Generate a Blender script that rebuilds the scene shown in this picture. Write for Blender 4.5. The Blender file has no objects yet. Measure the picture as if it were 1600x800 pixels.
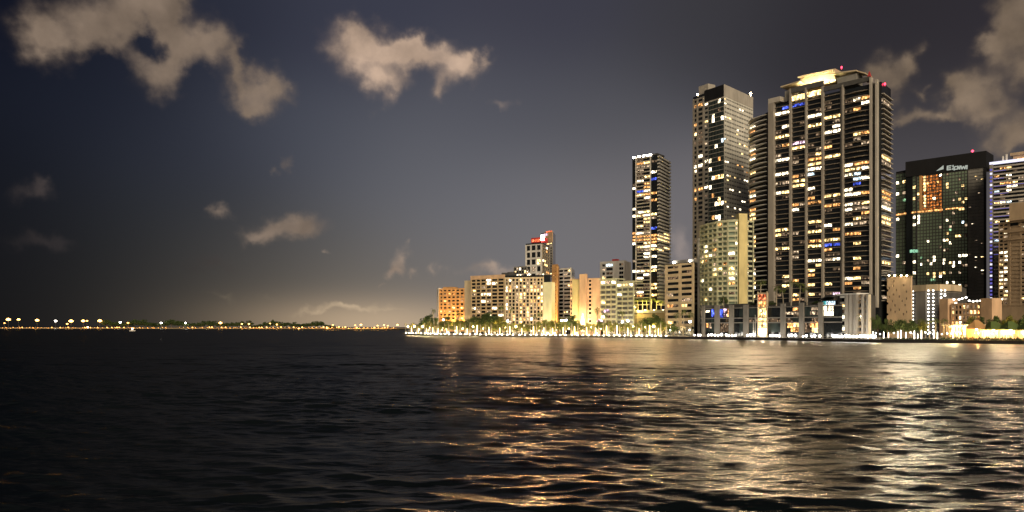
import bpy, math, random
import numpy as np
from mathutils import Vector

random.seed(7)
RNG = np.random.default_rng(11)
SC = bpy.context.scene
COL = SC.collection

# ------------------------------------------------------------------ camera
HCAM, F, HOR = 7.0, 1200.0, 511.0          # eye height, focal length and horizon row of the 1600x800 photograph
cam_d = bpy.data.cameras.new('camera'); cam = bpy.data.objects.new('camera', cam_d); COL.objects.link(cam)
cam.location = (0, 0, HCAM); cam.rotation_euler = (math.radians(90), 0, 0)
cam_d.sensor_width = 36; cam_d.lens = 27.0; cam_d.shift_y = (HOR - 400) / 1600
cam_d.clip_start = 0.5; cam_d.clip_end = 90000
SC.camera = cam
SC.render.engine = 'CYCLES'
SC.cycles.use_denoising = True
SC.cycles.max_bounces = 6; SC.cycles.diffuse_bounces = 2; SC.cycles.glossy_bounces = 3
SC.cycles.transparent_max_bounces = 8
SC.cycles.sample_clamp_indirect = 20.0
SC.cycles.caustics_reflective = True
SC.view_settings.view_transform = 'Standard'; SC.view_settings.look = 'None'
SC.view_settings.exposure = 0.0; SC.view_settings.gamma = 1.0

def lin(r, g, b):
    f = lambda c: (c/255/12.92) if c/255 <= 0.04045 else ((c/255+0.055)/1.055)**2.4
    return (f(r), f(g), f(b))

def angles(px, py):
    a = math.atan((px-800)/F); return a, math.atan((HOR-py)/F*math.cos(a))

# ------------------------------------------------------------------ night sky
def make_world():
    w = bpy.data.worlds.new('World'); SC.world = w; w.use_nodes = True
    nt = w.node_tree; N = nt.nodes; L = nt.links; N.clear()
    def node(t, **k):
        n = N.new(t)
        for a, b in k.items(): setattr(n, a, b)
        return n
    def math_(op, a, b=None, c=None):
        n = node('ShaderNodeMath', operation=op)
        for i, v in enumerate((a, b, c)):
            if v is None: continue
            if isinstance(v, (int, float)): n.inputs[i].default_value = v
            else: L.new(v, n.inputs[i])
        return n.outputs[0]
    def vec(op, a, b=None, s=None):
        n = node('ShaderNodeVectorMath', operation=op)
        for i, v in enumerate((a, b)):
            if v is None: continue
            if isinstance(v, tuple): n.inputs[i].default_value = v
            else: L.new(v, n.inputs[i])
        if s is not None:
            if isinstance(s, (int, float)): n.inputs['Scale'].default_value = s
            else: L.new(s, n.inputs['Scale'])
        return n.outputs['Value'] if op in ('DISTANCE', 'LENGTH', 'DOT_PRODUCT') else n.outputs['Vector']
    tc = node('ShaderNodeTexCoord'); d = tc.outputs['Generated']
    sep = node('ShaderNodeSeparateXYZ'); L.new(d, sep.inputs[0])
    az = math_('ARCTAN2', sep.outputs[0], sep.outputs[1])
    el = math_('ABSOLUTE', math_('ARCSINE', sep.outputs[2]))
    comb = node('ShaderNodeCombineXYZ'); L.new(az, comb.inputs[0]); L.new(el, comb.inputs[1])
    pos = comb.outputs[0]
    # air glow of the city: directions with their colours, blended smoothly
    S = [(100, 430, 19, 19, 22), (280, 460, 44, 43, 41), (300, 380, 48, 51, 62), (0, 0, 14, 17, 36), (0, 250, 20, 23, 38), (0, 400, 18, 19, 26), (0, 490, 16, 15, 16), (150, 150, 28, 32, 50),
         (180, 380, 35, 38, 50), (200, 480, 36, 36, 36), (300, 250, 46, 49, 66), (330, 20, 40, 43, 62), (400, 430, 68, 68, 70), (390, 490, 70, 66, 62),
         (560, 490, 98, 94, 90), (500, 400, 86, 86, 89), (480, 220, 72, 75, 92), (560, 30, 58, 60, 80), (640, 280, 96, 97, 110),
         (640, 500, 108, 102, 96), (700, 400, 110, 109, 113), (800, 330, 110, 110, 117), (760, 180, 82, 83, 98), (850, 30, 60, 60, 78), (960, 200, 84, 84, 96),
         (930, 360, 118, 115, 117), (1060, 330, 112, 108, 112), (1100, 60, 58, 57, 68), (1330, 40, 46, 44, 55), (1450, 60, 42, 40, 50),
         (1450, 215, 72, 69, 74), (1590, 20, 50, 46, 54), (1400, 400, 96, 92, 94), (1590, 400, 90, 86, 88), (800, -500, 30, 31, 44), (-300, 300, 8, 9, 13), (1900, 300, 60, 56, 60)]
    wsum = csum = None
    for (px, py, r, g, b) in S:
        a, e = angles(px, py)
        dd = vec('DISTANCE', vec('MULTIPLY', vec('SUBTRACT', pos, (a, e, 0)), (1.0, 1.45, 0)), (0, 0, 0))
        wgt = math_('EXPONENT', math_('MULTIPLY', math_('MULTIPLY', dd, dd), -1/(0.115**2)))
        wgt = math_('ADD', wgt, 1e-7)
        c = vec('SCALE', lin(r, g, max(b-(6 if b > g+8 else 1), 0)), None, wgt)
        wsum = wgt if wsum is None else math_('ADD', wsum, wgt)
        csum = c if csum is None else vec('ADD', csum, c)
    sky = vec('SCALE', csum, None, math_('DIVIDE', 1.0, wsum))
    # sodium haze low over the city beyond the point
    for (px, py, sa, se, c) in ((585, 506, .150, .030, (.30, .205, .115)), (600, 500, .22, .085, (.055, .040, .022))):
        a, e = angles(px, py); v = vec('MULTIPLY', vec('SUBTRACT', pos, (a, e, 0)), (1/sa, 1/se, 0))
        sky = vec('ADD', sky, vec('SCALE', c, None, math_('EXPONENT', math_('MULTIPLY', vec('DOT_PRODUCT', v, v), -1.0))))
    # a low twilight term underneath
    st = node('ShaderNodeTexSky'); st.sky_type = 'NISHITA'; st.sun_disc = False
    st.sun_elevation = math.radians(-4); st.sun_rotation = math.radians(250)
    sky = vec('ADD', sky, vec('SCALE', st.outputs[0], None, 0.0015))
    # clouds lit from below: puffs placed by direction, broken up by noise
    n1 = node('ShaderNodeTexNoise'); n1.inputs['Scale'].default_value = 13; n1.inputs['Detail'].default_value = 3; L.new(d, n1.inputs['Vector'])
    warp = vec('SCALE', vec('SUBTRACT', n1.outputs['Color'], (0.5, 0.5, 0.5)), None, 0.06)
    n1b = node('ShaderNodeTexNoise'); n1b.inputs['Scale'].default_value = 55; n1b.inputs['Detail'].default_value = 4; L.new(d, n1b.inputs['Vector'])
    warp2 = vec('SCALE', vec('SUBTRACT', n1b.outputs['Color'], (0.5, 0.5, 0.5)), None, 0.030)
    cpos = vec('ADD', vec('ADD', pos, warp), warp2)
    n2 = node('ShaderNodeTexNoise'); n2.inputs['Scale'].default_value = 24; n2.inputs['Detail'].default_value = 5; n2.inputs['Roughness'].default_value = 0.55
    L.new(d, n2.inputs['Vector'])
    n3 = node('ShaderNodeTexNoise'); n3.inputs['Scale'].default_value = 17; n3.inputs['Detail'].default_value = 5
    L.new(vec('ADD', d, (3.1, 0.4, 0.035)), n3.inputs['Vector'])
    G = [((130, 113, 98), [(110, 55, 68, 38, 1), (178, 38, 68, 42, 1), (62, 62, 36, 28, .8), (232, 22, 32, 28, .9), (272, 5, 24, 34, .9), (268, 50, 20, 28, .8), (222, 70, 30, 17, -1.1), (160, 105, 40, 14, -.35), (300, 130, 30, 14, -.3),
                           (245, 105, 36, 32, 1), (310, 84, 52, 26, 1), (340, 66, 24, 30, .9), (372, 108, 9, 26, .8), (398, 150, 42, 26, 1), (384, 172, 26, 18, 1), (425, 140, 20, 18, .6)]),
         ((192, 165, 143), [(562, 75, 44, 34, 1.1), (612, 80, 48, 25, 1), (676, 88, 50, 20, 1.1), (582, 138, 20, 22, .9), (604, 128, 22, 14, .7), (560, 45, 22, 14, .7), (640, 66, 22, 12, .7),
                            (722, 108, 30, 21, .95), (694, 138, 16, 15, .7), (748, 92, 16, 10, .75), (788, 156, 20, 9, .4)]),
         ((135, 118, 104), [(432, 360, 42, 18, .9), (470, 352, 28, 18, .9), (390, 368, 28, 11, .6), (340, 332, 17, 12, .75), (462, 262, 11, 15, .5), (437, 272, 8, 6, .45)]),
         ((72, 64, 62), [(50, 305, 40, 18, .7), (66, 294, 20, 16, .6), (60, 385, 50, 14, .45), (335, 412, 45, 16, .5)]),
         ((178, 156, 138), [(627, 412, 12, 20, .75), (622, 430, 17, 8, .7), (658, 434, 9, 6, .6), (691, 427, 9, 11, .6), (738, 422, 24, 12, .6), (764, 414, 15, 12, .65),
                            (792, 416, 18, 8, .5), (601, 448, 9, 4, .5), (512, 398, 9, 4, .5), (632, 384, 5, 5, .4)]),
         ((205, 180, 148), [(552, 480, 55, 7, .65), (500, 487, 40, 5, .5), (620, 484, 20, 4, .4)]),
         ((108, 98, 84), [(352, 466, 26, 6, .65), (430, 466, 30, 5, .4)]),
         ((134, 116, 98), [(1398, 112, 38, 26, 1), (1436, 94, 12, 20, .9), (1385, 134, 26, 20, .8), (1432, 178, 38, 13, .9), (1450, 142, 11, 6, .6), (1478, 178, 14, 9, .8), (1400, 192, 20, 8, .6),
                           (1576, 55, 34, 46, .95), (1594, 16, 40, 34, 1), (1540, 62, 22, 10, .7), (1522, 140, 34, 32, 1), (1502, 138, 18, 22, .8), (1545, 170, 34, 18, .8),
                           (1580, 208, 40, 22, .9), (1596, 108, 26, 26, .8), (1592, 228, 26, 12, .7), (1665, 80, 50, 70, .8)]),
         ((165, 150, 142), [(1064, 382, 18, 30, .6)])]
    dsum = ccol = None
    for col, blobs in G:
        for (px, py, rx, ry, amp) in blobs:
            a, e = angles(px, py); ca = math.cos(a)
            v = vec('MULTIPLY', vec('SUBTRACT', cpos, (a, e, 0)), (F/(rx*ca*ca), F/(ry*ca), 0))
            r2 = vec('DOT_PRODUCT', v, v)
            wgt = math_('MULTIPLY', math_('EXPONENT', math_('MULTIPLY', r2, -0.95)), amp)
            c = vec('SCALE', lin(*col), None, wgt)
            dsum = wgt if dsum is None else math_('ADD', dsum, wgt)
            ccol = c if ccol is None else vec('ADD', ccol, c)
    cc = vec('SCALE', ccol, None, math_('DIVIDE', 1.0, math_('MAXIMUM', dsum, 1e-4)))
    dens = math_('MULTIPLY', math_('MAXIMUM', math_('MINIMUM', dsum, 1.2), 0.0), math_('MULTIPLY_ADD', n2.outputs[0], 1.3, 0.32))
    mr = node('ShaderNodeMapRange', interpolation_type='SMOOTHSTEP'); L.new(dens, mr.inputs[0])
    mr.inputs[1].default_value = 0.05; mr.inputs[2].default_value = 1.28
    shade = math_('MULTIPLY_ADD', n3.outputs[0], 1.7, 0.12)
    cc = vec('SCALE', cc, None, shade)
    mix = node('ShaderNodeMix', data_type='RGBA'); L.new(math_('MULTIPLY', mr.outputs[0], 0.93), mix.inputs[0]); L.new(sky, mix.inputs[6]); L.new(cc, mix.inputs[7])
    bg = node('ShaderNodeBackground'); L.new(mix.outputs[2], bg.inputs[0]); bg.inputs[1].default_value = 1.0
    out = node('ShaderNodeOutputWorld'); L.new(bg.outputs[0], out.inputs[0])
    w.cycles.sampling_method = 'MANUAL'; w.cycles.sample_map_resolution = 256
make_world()

# the warm wash of the city's own light on the fronts of the towers
sd = bpy.data.lights.new('city_glow_sun', 'SUN'); sd.energy = 4.3; sd.color = (1.0, 0.82, 0.58); sd.angle = math.radians(50)
so = bpy.data.objects.new('city_glow_sun', sd); COL.objects.link(so)
so.rotation_euler = (math.radians(78), 0, math.radians(10))

# ------------------------------------------------------------------ materials
def principled(name, rgb, rough=0.8, spec=0.3, metal=0.0, var=0.18, scale=0.25, bump=0.0, ior=1.45):
    m = bpy.data.materials.new(name); m.use_nodes = True; nt = m.node_tree; b = nt.nodes['Principled BSDF']
    b.inputs['Roughness'].default_value = rough; b.inputs['Specular IOR Level'].default_value = spec
    b.inputs['Metallic'].default_value = metal; b.inputs['IOR'].default_value = ior
    g = nt.nodes.new('ShaderNodeNewGeometry')
    mp = nt.nodes.new('ShaderNodeMapping'); mp.inputs['Scale'].default_value = (1, 1, 0.35); nt.links.new(g.outputs['Position'], mp.inputs['Vector'])
    n = nt.nodes.new('ShaderNodeTexNoise'); n.inputs['Scale'].default_value = scale; n.inputs['Detail'].default_value = 6; nt.links.new(mp.outputs[0], n.inputs['Vector'])
    mx = nt.nodes.new('ShaderNodeMix'); mx.data_type = 'RGBA'
    mx.inputs[6].default_value = tuple(c*(1-var) for c in rgb)+(1,); mx.inputs[7].default_value = tuple(min(1, c*(1+var)) for c in rgb)+(1,)
    cr = nt.nodes.new('ShaderNodeMapRange'); cr.inputs[1].default_value = .3; cr.inputs[2].default_value = .7
    nt.links.new(n.outputs[0], cr.inputs[0]); nt.links.new(cr.outputs[0], mx.inputs[0]); nt.links.new(mx.outputs[2], b.inputs['Base Color'])
    return m

def emitter(name, rgb, strength, vary=True):
    m = bpy.data.materials.new(name); m.use_nodes = True; nt = m.node_tree; nt.nodes.clear()
    e = nt.nodes.new('ShaderNodeEmission'); o = nt.nodes.new('ShaderNodeOutputMaterial'); nt.links.new(e.outputs[0], o.inputs[0])
    e.inputs[0].default_value = tuple(rgb)+(1,); e.inputs[1].default_value = strength
    if vary:      # rooms behind the pane: brighter and dimmer spots, curtains, furniture
        g = nt.nodes.new('ShaderNodeNewGeometry')
        mp = nt.nodes.new('ShaderNodeMapping'); mp.inputs['Scale'].default_value = (1.0, 1.0, 0.35); nt.links.new(g.outputs['Position'], mp.inputs['Vector'])
        n = nt.nodes.new('ShaderNodeTexNoise'); n.inputs['Scale'].default_value = 0.75; n.inputs['Detail'].default_value = 3; nt.links.new(mp.outputs[0], n.inputs['Vector'])
        r = nt.nodes.new('ShaderNodeMapRange'); r.inputs[1].default_value = 0.38; r.inputs[2].default_value = 0.64; r.inputs[3].default_value = 0.08*strength; r.inputs[4].default_value = 1.75*strength
        nt.links.new(n.outputs[0], r.inputs[0])
        vo = nt.nodes.new('ShaderNodeTexVoronoi'); vo.inputs['Scale'].default_value = .62; nt.links.new(g.outputs['Position'], vo.inputs['Vector'])   # hot spots put into the glow to brighten the water's reflections
        rl = nt.nodes.new('ShaderNodeMapRange'); rl.inputs[1].default_value = .42; rl.inputs[2].default_value = .22; rl.inputs[3].default_value = 0; rl.inputs[4].default_value = strength*3.5
        nt.links.new(vo.outputs['Distance'], rl.inputs[0])
        ad = nt.nodes.new('ShaderNodeMath'); ad.operation = 'ADD'; nt.links.new(r.outputs[0], ad.inputs[0]); nt.links.new(rl.outputs[0], ad.inputs[1]); nt.links.new(ad.outputs[0], e.inputs[1])
    return m

M = {}
M['glass'] = principled('dark_glass', (.012, .014, .015), .12, .5, var=.4, scale=.15, ior=1.5)
M['green_glass'] = principled('green_glass', (.15, .20, .14), .3, .6, var=.4, scale=.08, ior=1.5)
M['podium_glass'] = principled('podium_glass', (.03, .04, .038), .2, .5, var=.5, scale=.3)
M['grey_glass'] = principled('grey_glass', (.16, .16, .15), .35, .5, var=.25, scale=.1)
M['black'] = principled('black_panel', (.012, .012, .013), .5, .3)
M['concrete'] = principled('concrete', (.36, .33, .29), .85)
M['pier'] = principled('grey_render', (.25, .225, .195), .85)
M['balcony_slab'] = principled('balcony_slab', (.20, .165, .13), .8)
M['slab'] = principled('slab_edge', (.42, .38, .33), .8)
M['beige'] = principled('beige_render', (.46, .34, .19), .85)
M['cream'] = principled('cream_render', (.48, .39, .26), .85)
M['orange'] = principled('ochre_render', (.48, .27, .11), .85)
M['salmon'] = principled('salmon_render', (.54, .36, .22), .85)
M['white'] = principled('white_paint', (.66, .63, .58), .7)
M['greenwhite'] = principled('pale_green_render', (.48, .48, .32), .8)
M['yellowr'] = principled('yellow_render', (.55, .46, .22), .8)
M['peach'] = principled('peach_render', (.60, .44, .28), .85)
M['sand'] = principled('sand_render', (.42, .31, .20), .85)
M['pale_grey'] = principled('pale_grey_stone', (.55, .53, .47), .8)
M['grey'] = principled('grey_panel', (.22, .21, .19), .8)
M['column_grey'] = principled('column_grey', (.16, .148, .132), .8)
M['darkgrey'] = principled('dark_grey_render', (.07, .068, .065), .8)
M['red'] = principled('red_paint', (.45, .05, .05), .6)
M['metal'] = principled('painted_steel', (.12, .12, .12), .45, .5, .6)
M['paving'] = principled('paving', (.30, .27, .23), .8)
M['seawall'] = principled('wet_seawall', (.018, .016, .016), .7, .3)  # near-black colour stands in for shade on the dock face
M['pale_seawall'] = principled('weathered_seawall', (.09, .075, .06), .7, .3)
M['soil'] = principled('lawn_soil', (.045, .05, .025), .95, .1)
M['trunk'] = principled('palm_trunk', (.30, .26, .20), .9)
M['bark'] = principled('bark', (.12, .09, .06), .95)
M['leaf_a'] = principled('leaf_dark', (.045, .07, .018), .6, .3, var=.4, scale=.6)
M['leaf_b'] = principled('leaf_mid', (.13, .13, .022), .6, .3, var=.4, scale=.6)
M['frond'] = principled('frond', (.10, .125, .03), .6, .3, var=.35, scale=.6)
M['cloth'] = principled('white_canvas', (.75, .72, .66), .8)
M['green_cloth'] = principled('green_canvas', (.10, .14, .04), .8)
# lit rooms and lamps
M['W'] = emitter('lit_white', (1.0, .84, .56), 3.0)
M['Y'] = emitter('lit_yellow', (1.0, .66, .26), 1.9)
M['O'] = emitter('lit_orange', (1.0, .45, .14), 1.0)
M['D'] = emitter('lit_dim', (1.0, .72, .46), .38)
M['E'] = emitter('lit_faint', (1.0, .66, .40), .10)
M['C'] = emitter('lit_cool', (.70, .90, 1.0), 1.5)
M['B'] = emitter('lit_blue', (.10, .16, 1.0), .9)
M['T'] = emitter('lit_teal', (.15, .70, .72), .8)
M['P'] = emitter('lit_pink', (.95, .62, .80), 1.0)
M['R'] = emitter('lit_red', (1.0, .20, .08), .9)
M['A'] = emitter('lit_amber', (1.0, .30, .06), .34)
M['G'] = emitter('lit_green', (.45, .85, .45), .45)
M['lamp'] = emitter('lamp_warm', (1.0, .76, .40), 60, False)
M['lampw'] = emitter('lamp_white', (1.0, .92, .78), 40, False)
M['lampo'] = emitter('lamp_sodium', (1.0, .45, .10), 9, False)
M['lampp'] = emitter('lamp_pale', (1.0, .78, .45), 40, False)
M['dot'] = emitter('lamp_dot', (1.0, .93, .80), 7, False)
M['lampf'] = emitter('lamp_far_sodium', (1.0, .50, .12), 10, False)
M['beacon'] = emitter('beacon_red', (1.0, .05, .10), 6, False)
M['crownlight'] = emitter('crown_light', (1.0, .80, .42), 6, False)
M['ledviolet'] = emitter('led_violet', (.28, .24, 1.0), .5, False)
M['ledwhite'] = emitter('led_white', (.85, .82, 1.0), 1.3, False)
M['sign'] = emitter('sign_white', (.86, .92, .80), .5, False)
M['signg'] = emitter('sign_green', (.45, .95, .62), .9, False)

# ------------------------------------------------------------------ helpers
def tag(o, label=None, cat=None, group=None, kind=None):
    if label: o['label'] = label
    if cat: o['category'] = cat
    if group: o['group'] = group
    if kind: o['kind'] = kind
    return o

class MB:
    def __init__(s): s.v = []; s.f = []; s.m = []
    def quad(s, a, b, c, d, mi=0):
        i = len(s.v); s.v += [tuple(a), tuple(b), tuple(c), tuple(d)]; s.f.append((i, i+1, i+2, i+3)); s.m.append(mi)
    def hull8(s, p, mi=0):     # p: bottom 4 then top 4
        i = len(s.v); s.v += [tuple(q) for q in p]
        for f in ((0, 3, 2, 1), (4, 5, 6, 7), (0, 1, 5, 4), (1, 2, 6, 5), (2, 3, 7, 6), (3, 0, 4, 7)):
            s.f.append(tuple(i+k for k in f)); s.m.append(mi)
    def box(s, x0, x1, y0, y1, z0, z1, mi=0):
        s.hull8([(x0, y0, z0), (x1, y0, z0), (x1, y1, z0), (x0, y1, z0), (x0, y0, z1), (x1, y0, z1), (x1, y1, z1), (x0, y1, z1)], mi)
    def prism(s, poly, z0, z1, mi=0):
        n = len(poly); i = len(s.v)
        zt = z1 if isinstance(z1, (list, tuple)) else [z1]*n
        s.v += [(x, y, z0) for x, y in poly] + [(p[0], p[1], zt[k]) for k, p in enumerate(poly)]
        s.f.append(tuple(i+k for k in range(n))[::-1]); s.m.append(mi)
        s.f.append(tuple(i+n+k for k in range(n))); s.m.append(mi)
        for k in range(n):
            j = (k+1) % n; s.f.append((i+k, i+j, i+n+j, i+n+k)); s.m.append(mi)
    def lathe(s, prof, c=(0, 0, 0), n=10, mi=0, lean=(0, 0)):
        i = len(s.v); z0 = prof[0][1]; zz = max(1e-6, prof[-1][1]-z0)
        for r, z in prof:
            t = (z-z0)/zz
            for k in range(n):
                a = 2*math.pi*k/n; s.v.append((c[0]+r*math.cos(a)+lean[0]*t*t, c[1]+r*math.sin(a)+lean[1]*t*t, c[2]+z))
        for j in range(len(prof)-1):
            for k in range(n):
                q = (k+1) % n; s.f.append((i+j*n+k, i+j*n+q, i+(j+1)*n+q, i+(j+1)*n+k)); s.m.append(mi)
        s.f.append(tuple(i+k for k in range(n))[::-1]); s.m.append(mi)
        s.f.append(tuple(i+(len(prof)-1)*n+k for k in range(n))); s.m.append(mi)
    def mesh(s, name, mats):
        me = bpy.data.meshes.new(name); me.from_pydata(s.v, [], s.f)
        for m in mats: me.materials.append(m)
        me.polygons.foreach_set('material_index', s.m); me.update(); return me
    def build(s, name, mats, parent=None, loc=None):
        if not isinstance(mats, (list, tuple)): mats = [mats]
        o = bpy.data.objects.new(name, s.mesh(name, mats)); COL.objects.link(o)
        if parent is not None: o.parent = parent
        if loc: o.location = loc
        return o

def empty(name, loc, rz=0):
    o = bpy.data.objects.new(name, None); COL.objects.link(o); o.location = loc; o.rotation_euler = (0, 0, rz); o.empty_display_size = 2; return o

def copy_tree(o, parent=None):
    c = o.copy(); COL.objects.link(c)
    if parent is not None: c.parent = parent
    for ch in o.children:
        copy_tree(ch, c)
    return c

def X(px, Y): return (px-800)/F*Y
def Z(py, Y): return HCAM + (HOR-py)/F*Y
def W(px, Y): return (X(px, Y), Y)
def proj(p): return 800+F*p[0]/p[1], HOR-F*(p[2]-HCAM)/p[1]

class Face:
    """a facade plane from A (left as seen from the water) to B (right)"""
    def __init__(s, A, B):
        s.A = Vector((A[0], A[1])); s.B = Vector((B[0], B[1])); d = s.B-s.A; s.L = d.length; s.u = d/s.L; s.n = Vector((s.u.y, -s.u.x))
    def p(s, u, d, z):
        q = s.A+s.u*u+s.n*d; return (q.x, q.y, z)
    def at(s, px):             # distance along the facade met by the sight line px
        k = (px-800)/F; dx, dy = s.B-s.A
        return (k*s.A.y-s.A.x)/(dx-k*dy)*s.L
    def y(s, u): return (s.A+s.u*u).y
    def z(s, px, py): return Z(py, s.y(s.at(px)))
    def box(s, mb, u0, u1, d0, d1, z0, z1, mi=0):
        mb.hull8([s.p(u0, d1, z0), s.p(u1, d1, z0), s.p(u1, d0, z0), s.p(u0, d0, z0), s.p(u0, d1, z1), s.p(u1, d1, z1), s.p(u1, d0, z1), s.p(u0, d0, z1)], mi)

def arange(a, b, n): return [a+(b-a)*i/n for i in range(n+1)]

PAL = {'warm': 'WWYYYYODDDEEEE', 'mixed': 'WWWYYOODCDEEE', 'gold': 'YYYYWOODDDEE', 'office': 'WWYDDDGEEEE', 'white': 'WWWYDDE', 'faint': 'EEEEEDDYO'}

class Building:
    def __init__(s, name, label, cat, foot):
        s.root = empty(name, (0, 0, 0)); tag(s.root, label, cat); s.wins = []; s.foot = foot
    def part(s, name, mb, mats, parent=None, label=None):
        o = mb.build(name, mats, s.root if parent is None else parent)
        if label: o['label'] = label
        return o
    def body(s, poly, z0, z1, mat, name='wall'):
        mb = MB(); mb.prism(poly, z0, z1); return s.part(name, mb, mat)
    def window(s, f, u0, u1, d, z0, z1, mat, lit):
        s.wins.append([f, u0, u1, d, z0, z1, mat, lit])
    def facade(s, f, us, zs, wall=None, pier=0.8, pier_d=0.45, span=1.0, span_d=0.38, slab=None, slab_d=1.5, slab_t=0.35, bulge=0.0, p=.25, pal='warm',
               sub=1, gap=.12, glass='glass', skip=(), wall_name='wall', pier_mat=None, pier_parts=False, floor_var=True, rail=0.0, d=.08, slab_name='balcony', winmargin=.1, splitp=.35):
        """piers between the bays, a solid band or a balcony slab at each floor, and panes set back between them"""
        mb = MB(); has = False
        if wall is not None and span > 0:
            for i in range(len(zs)-1):
                f.box(mb, us[0], us[-1], 0.002, span_d, zs[i], zs[i]+span); has = True
            f.box(mb, us[0], us[-1], 0.002, span_d, zs[-1]-.3, zs[-1]+.9)
        if pier > 0:
            for k, u in enumerate(us):
                a, b = u-pier/2, u+pier/2
                if k == 0: a, b = u, u+pier
                if k == len(us)-1: a, b = u-pier, u
                if pier_parts:
                    q = MB(); f.box(q, a, b, .003, pier_d, zs[0]-.05, zs[-1]+1.0); s.part('pier', q, pier_mat or wall)
                else:
                    f.box(mb, a, b, .003, pier_d, zs[0]-.05, zs[-1]+.95); has = True
        if has: s.part(wall_name, mb, wall or pier_mat)
        if slab is not None:
            for i in range(len(zs)):
                q = MB(); pts = []
                for k in range(len(us)-1):
                    n = 5 if bulge else 1
                    for j in range(n+1):
                        if k and j == 0: continue
                        t = j/n; pts.append((us[k]+(us[k+1]-us[k])*t, slab_d+bulge*math.sin(math.pi*t)))
                for (ua, da), (ub, db) in zip(pts[:-1], pts[1:]):
                    z0, z1 = zs[i]-slab_t, zs[i]
                    q.hull8([f.p(ua, da, z0), f.p(ub, db, z0), f.p(ub, .01, z0), f.p(ua, .01, z0), f.p(ua, da, z1), f.p(ub, db, z1), f.p(ub, .01, z1), f.p(ua, .01, z1)])
                    if rail:
                        q.hull8([f.p(ua, da-.02, z1), f.p(ub, db-.02, z1), f.p(ub, db-.12, z1), f.p(ua, da-.12, z1),
                                 f.p(ua, da-.02, z1+rail), f.p(ub, db-.02, z1+rail), f.p(ub, db-.12, z1+rail), f.p(ua, da-.12, z1+rail)])
                s.part(slab_name, q, slab)
        for i in range(len(zs)-1):
            pf = p*(random.uniform(.3, 1.7) if floor_var else 1)
            for k in range(len(us)-1):
                if k in skip: continue
                a, b = us[k]+pier*.5+gap, us[k+1]-pier*.5-gap
                w = (b-a)/sub
                for j in range(sub):
                    lit = random.random() < pf; mat = random.choice(PAL[pal]) if lit else glass
                    a0, b0 = a+w*j+(gap if j else 0)*.5, a+w*(j+1)-(gap if j < sub-1 else 0)*.5
                    s.window(f, a0, b0, d, zs[i]+max(span, winmargin), zs[i+1]-slab_t*(slab is not None)-winmargin, mat, lit)
    def light(s, hints, ox, oy, sc, reach=9, pair=0):
        """switch on the windows nearest to the sight lines listed"""
        cs = []
        for w in s.wins:
            f, u0, u1, d, z0, z1 = w[:6]; cs.append(proj(f.p((u0+u1)/2, d, (z0+z1)/2)))
        for (x, y, m) in hints:
            px, py = ox+x/sc, oy+y/sc
            best = sorted(range(len(cs)), key=lambda i: ((cs[i][0]-px)*.8)**2+((cs[i][1]-py)*1.3)**2)[:1]
            for i in best:
                if math.hypot(cs[i][0]-px, cs[i][1]-py) < reach:
                    s.wins[i][6] = m; s.wins[i][7] = True
                    if random.random() < pair:        # the room runs on behind the next pane
                        w = s.wins[i]
                        for j in (i-1, i+1):
                            if 0 <= j < len(s.wins) and s.wins[j][0] is w[0] and s.wins[j][4] == w[4] and min(abs(s.wins[j][1]-w[2]), abs(w[1]-s.wins[j][2])) < 1.0 and not s.wins[j][7]: s.wins[j][6] = m; s.wins[j][7] = True; break
    def finish(s, most=100, spill=0, power=0, out=1.9, col=(1, .70, .36)):
        """make the panes; SPILL of the lit rooms also shine out over the bay"""
        ws = sorted(s.wins, key=lambda w: (not w[7], -(w[2]-w[1])*(w[5]-w[4])))
        rest = MB(); mats = []; s.share = spill/max(1, sum(1 for w in ws[:most] if w[7] and w[6] in 'WYOCP'))
        for i, (f, u0, u1, d, z0, z1, m, lit) in enumerate(ws):
            if z1-z0 < .2 or u1-u0 < .1: continue
            q = (f.p(u0, d, z0), f.p(u1, d, z0), f.p(u1, d, z1), f.p(u0, d, z1))
            if i < most:
                mb = MB(); mb.quad(*q); pane = s.part('window', mb, M[m])
                if lit and m in 'WYOCP' and spill > 0 and random.random() < s.share:
                    ld = bpy.data.lights.new('room_light', 'SPOT'); ld.energy = power; ld.color = col if m != 'C' else (.8, .9, 1); ld.spot_size = math.radians(16+.2*z0); ld.spot_blend = 1.0; ld.shadow_soft_size = .5  # added spot without a body, there only to light the water
                    lo = bpy.data.objects.new('room_light', ld); COL.objects.link(lo); lo.parent = pane; p = Vector(f.p((u0+u1)/2, out, (z0+z1)/2)); lo.location = p
                    lo.rotation_euler = (Vector((20, 0, 0))-p).to_track_quat('-Z', 'Y').to_euler()
            else:
                if m not in mats: mats.append(m)
                rest.quad(*q, mi=mats.index(m))
        if rest.f: tag(s.part('window_panes', rest, [M[m] for m in mats]), kind='stuff')
        return s

def back(poly_front, dx, dy):
    return poly_front+[(x+dx, y+dy) for x, y in reversed(poly_front)]

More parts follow.
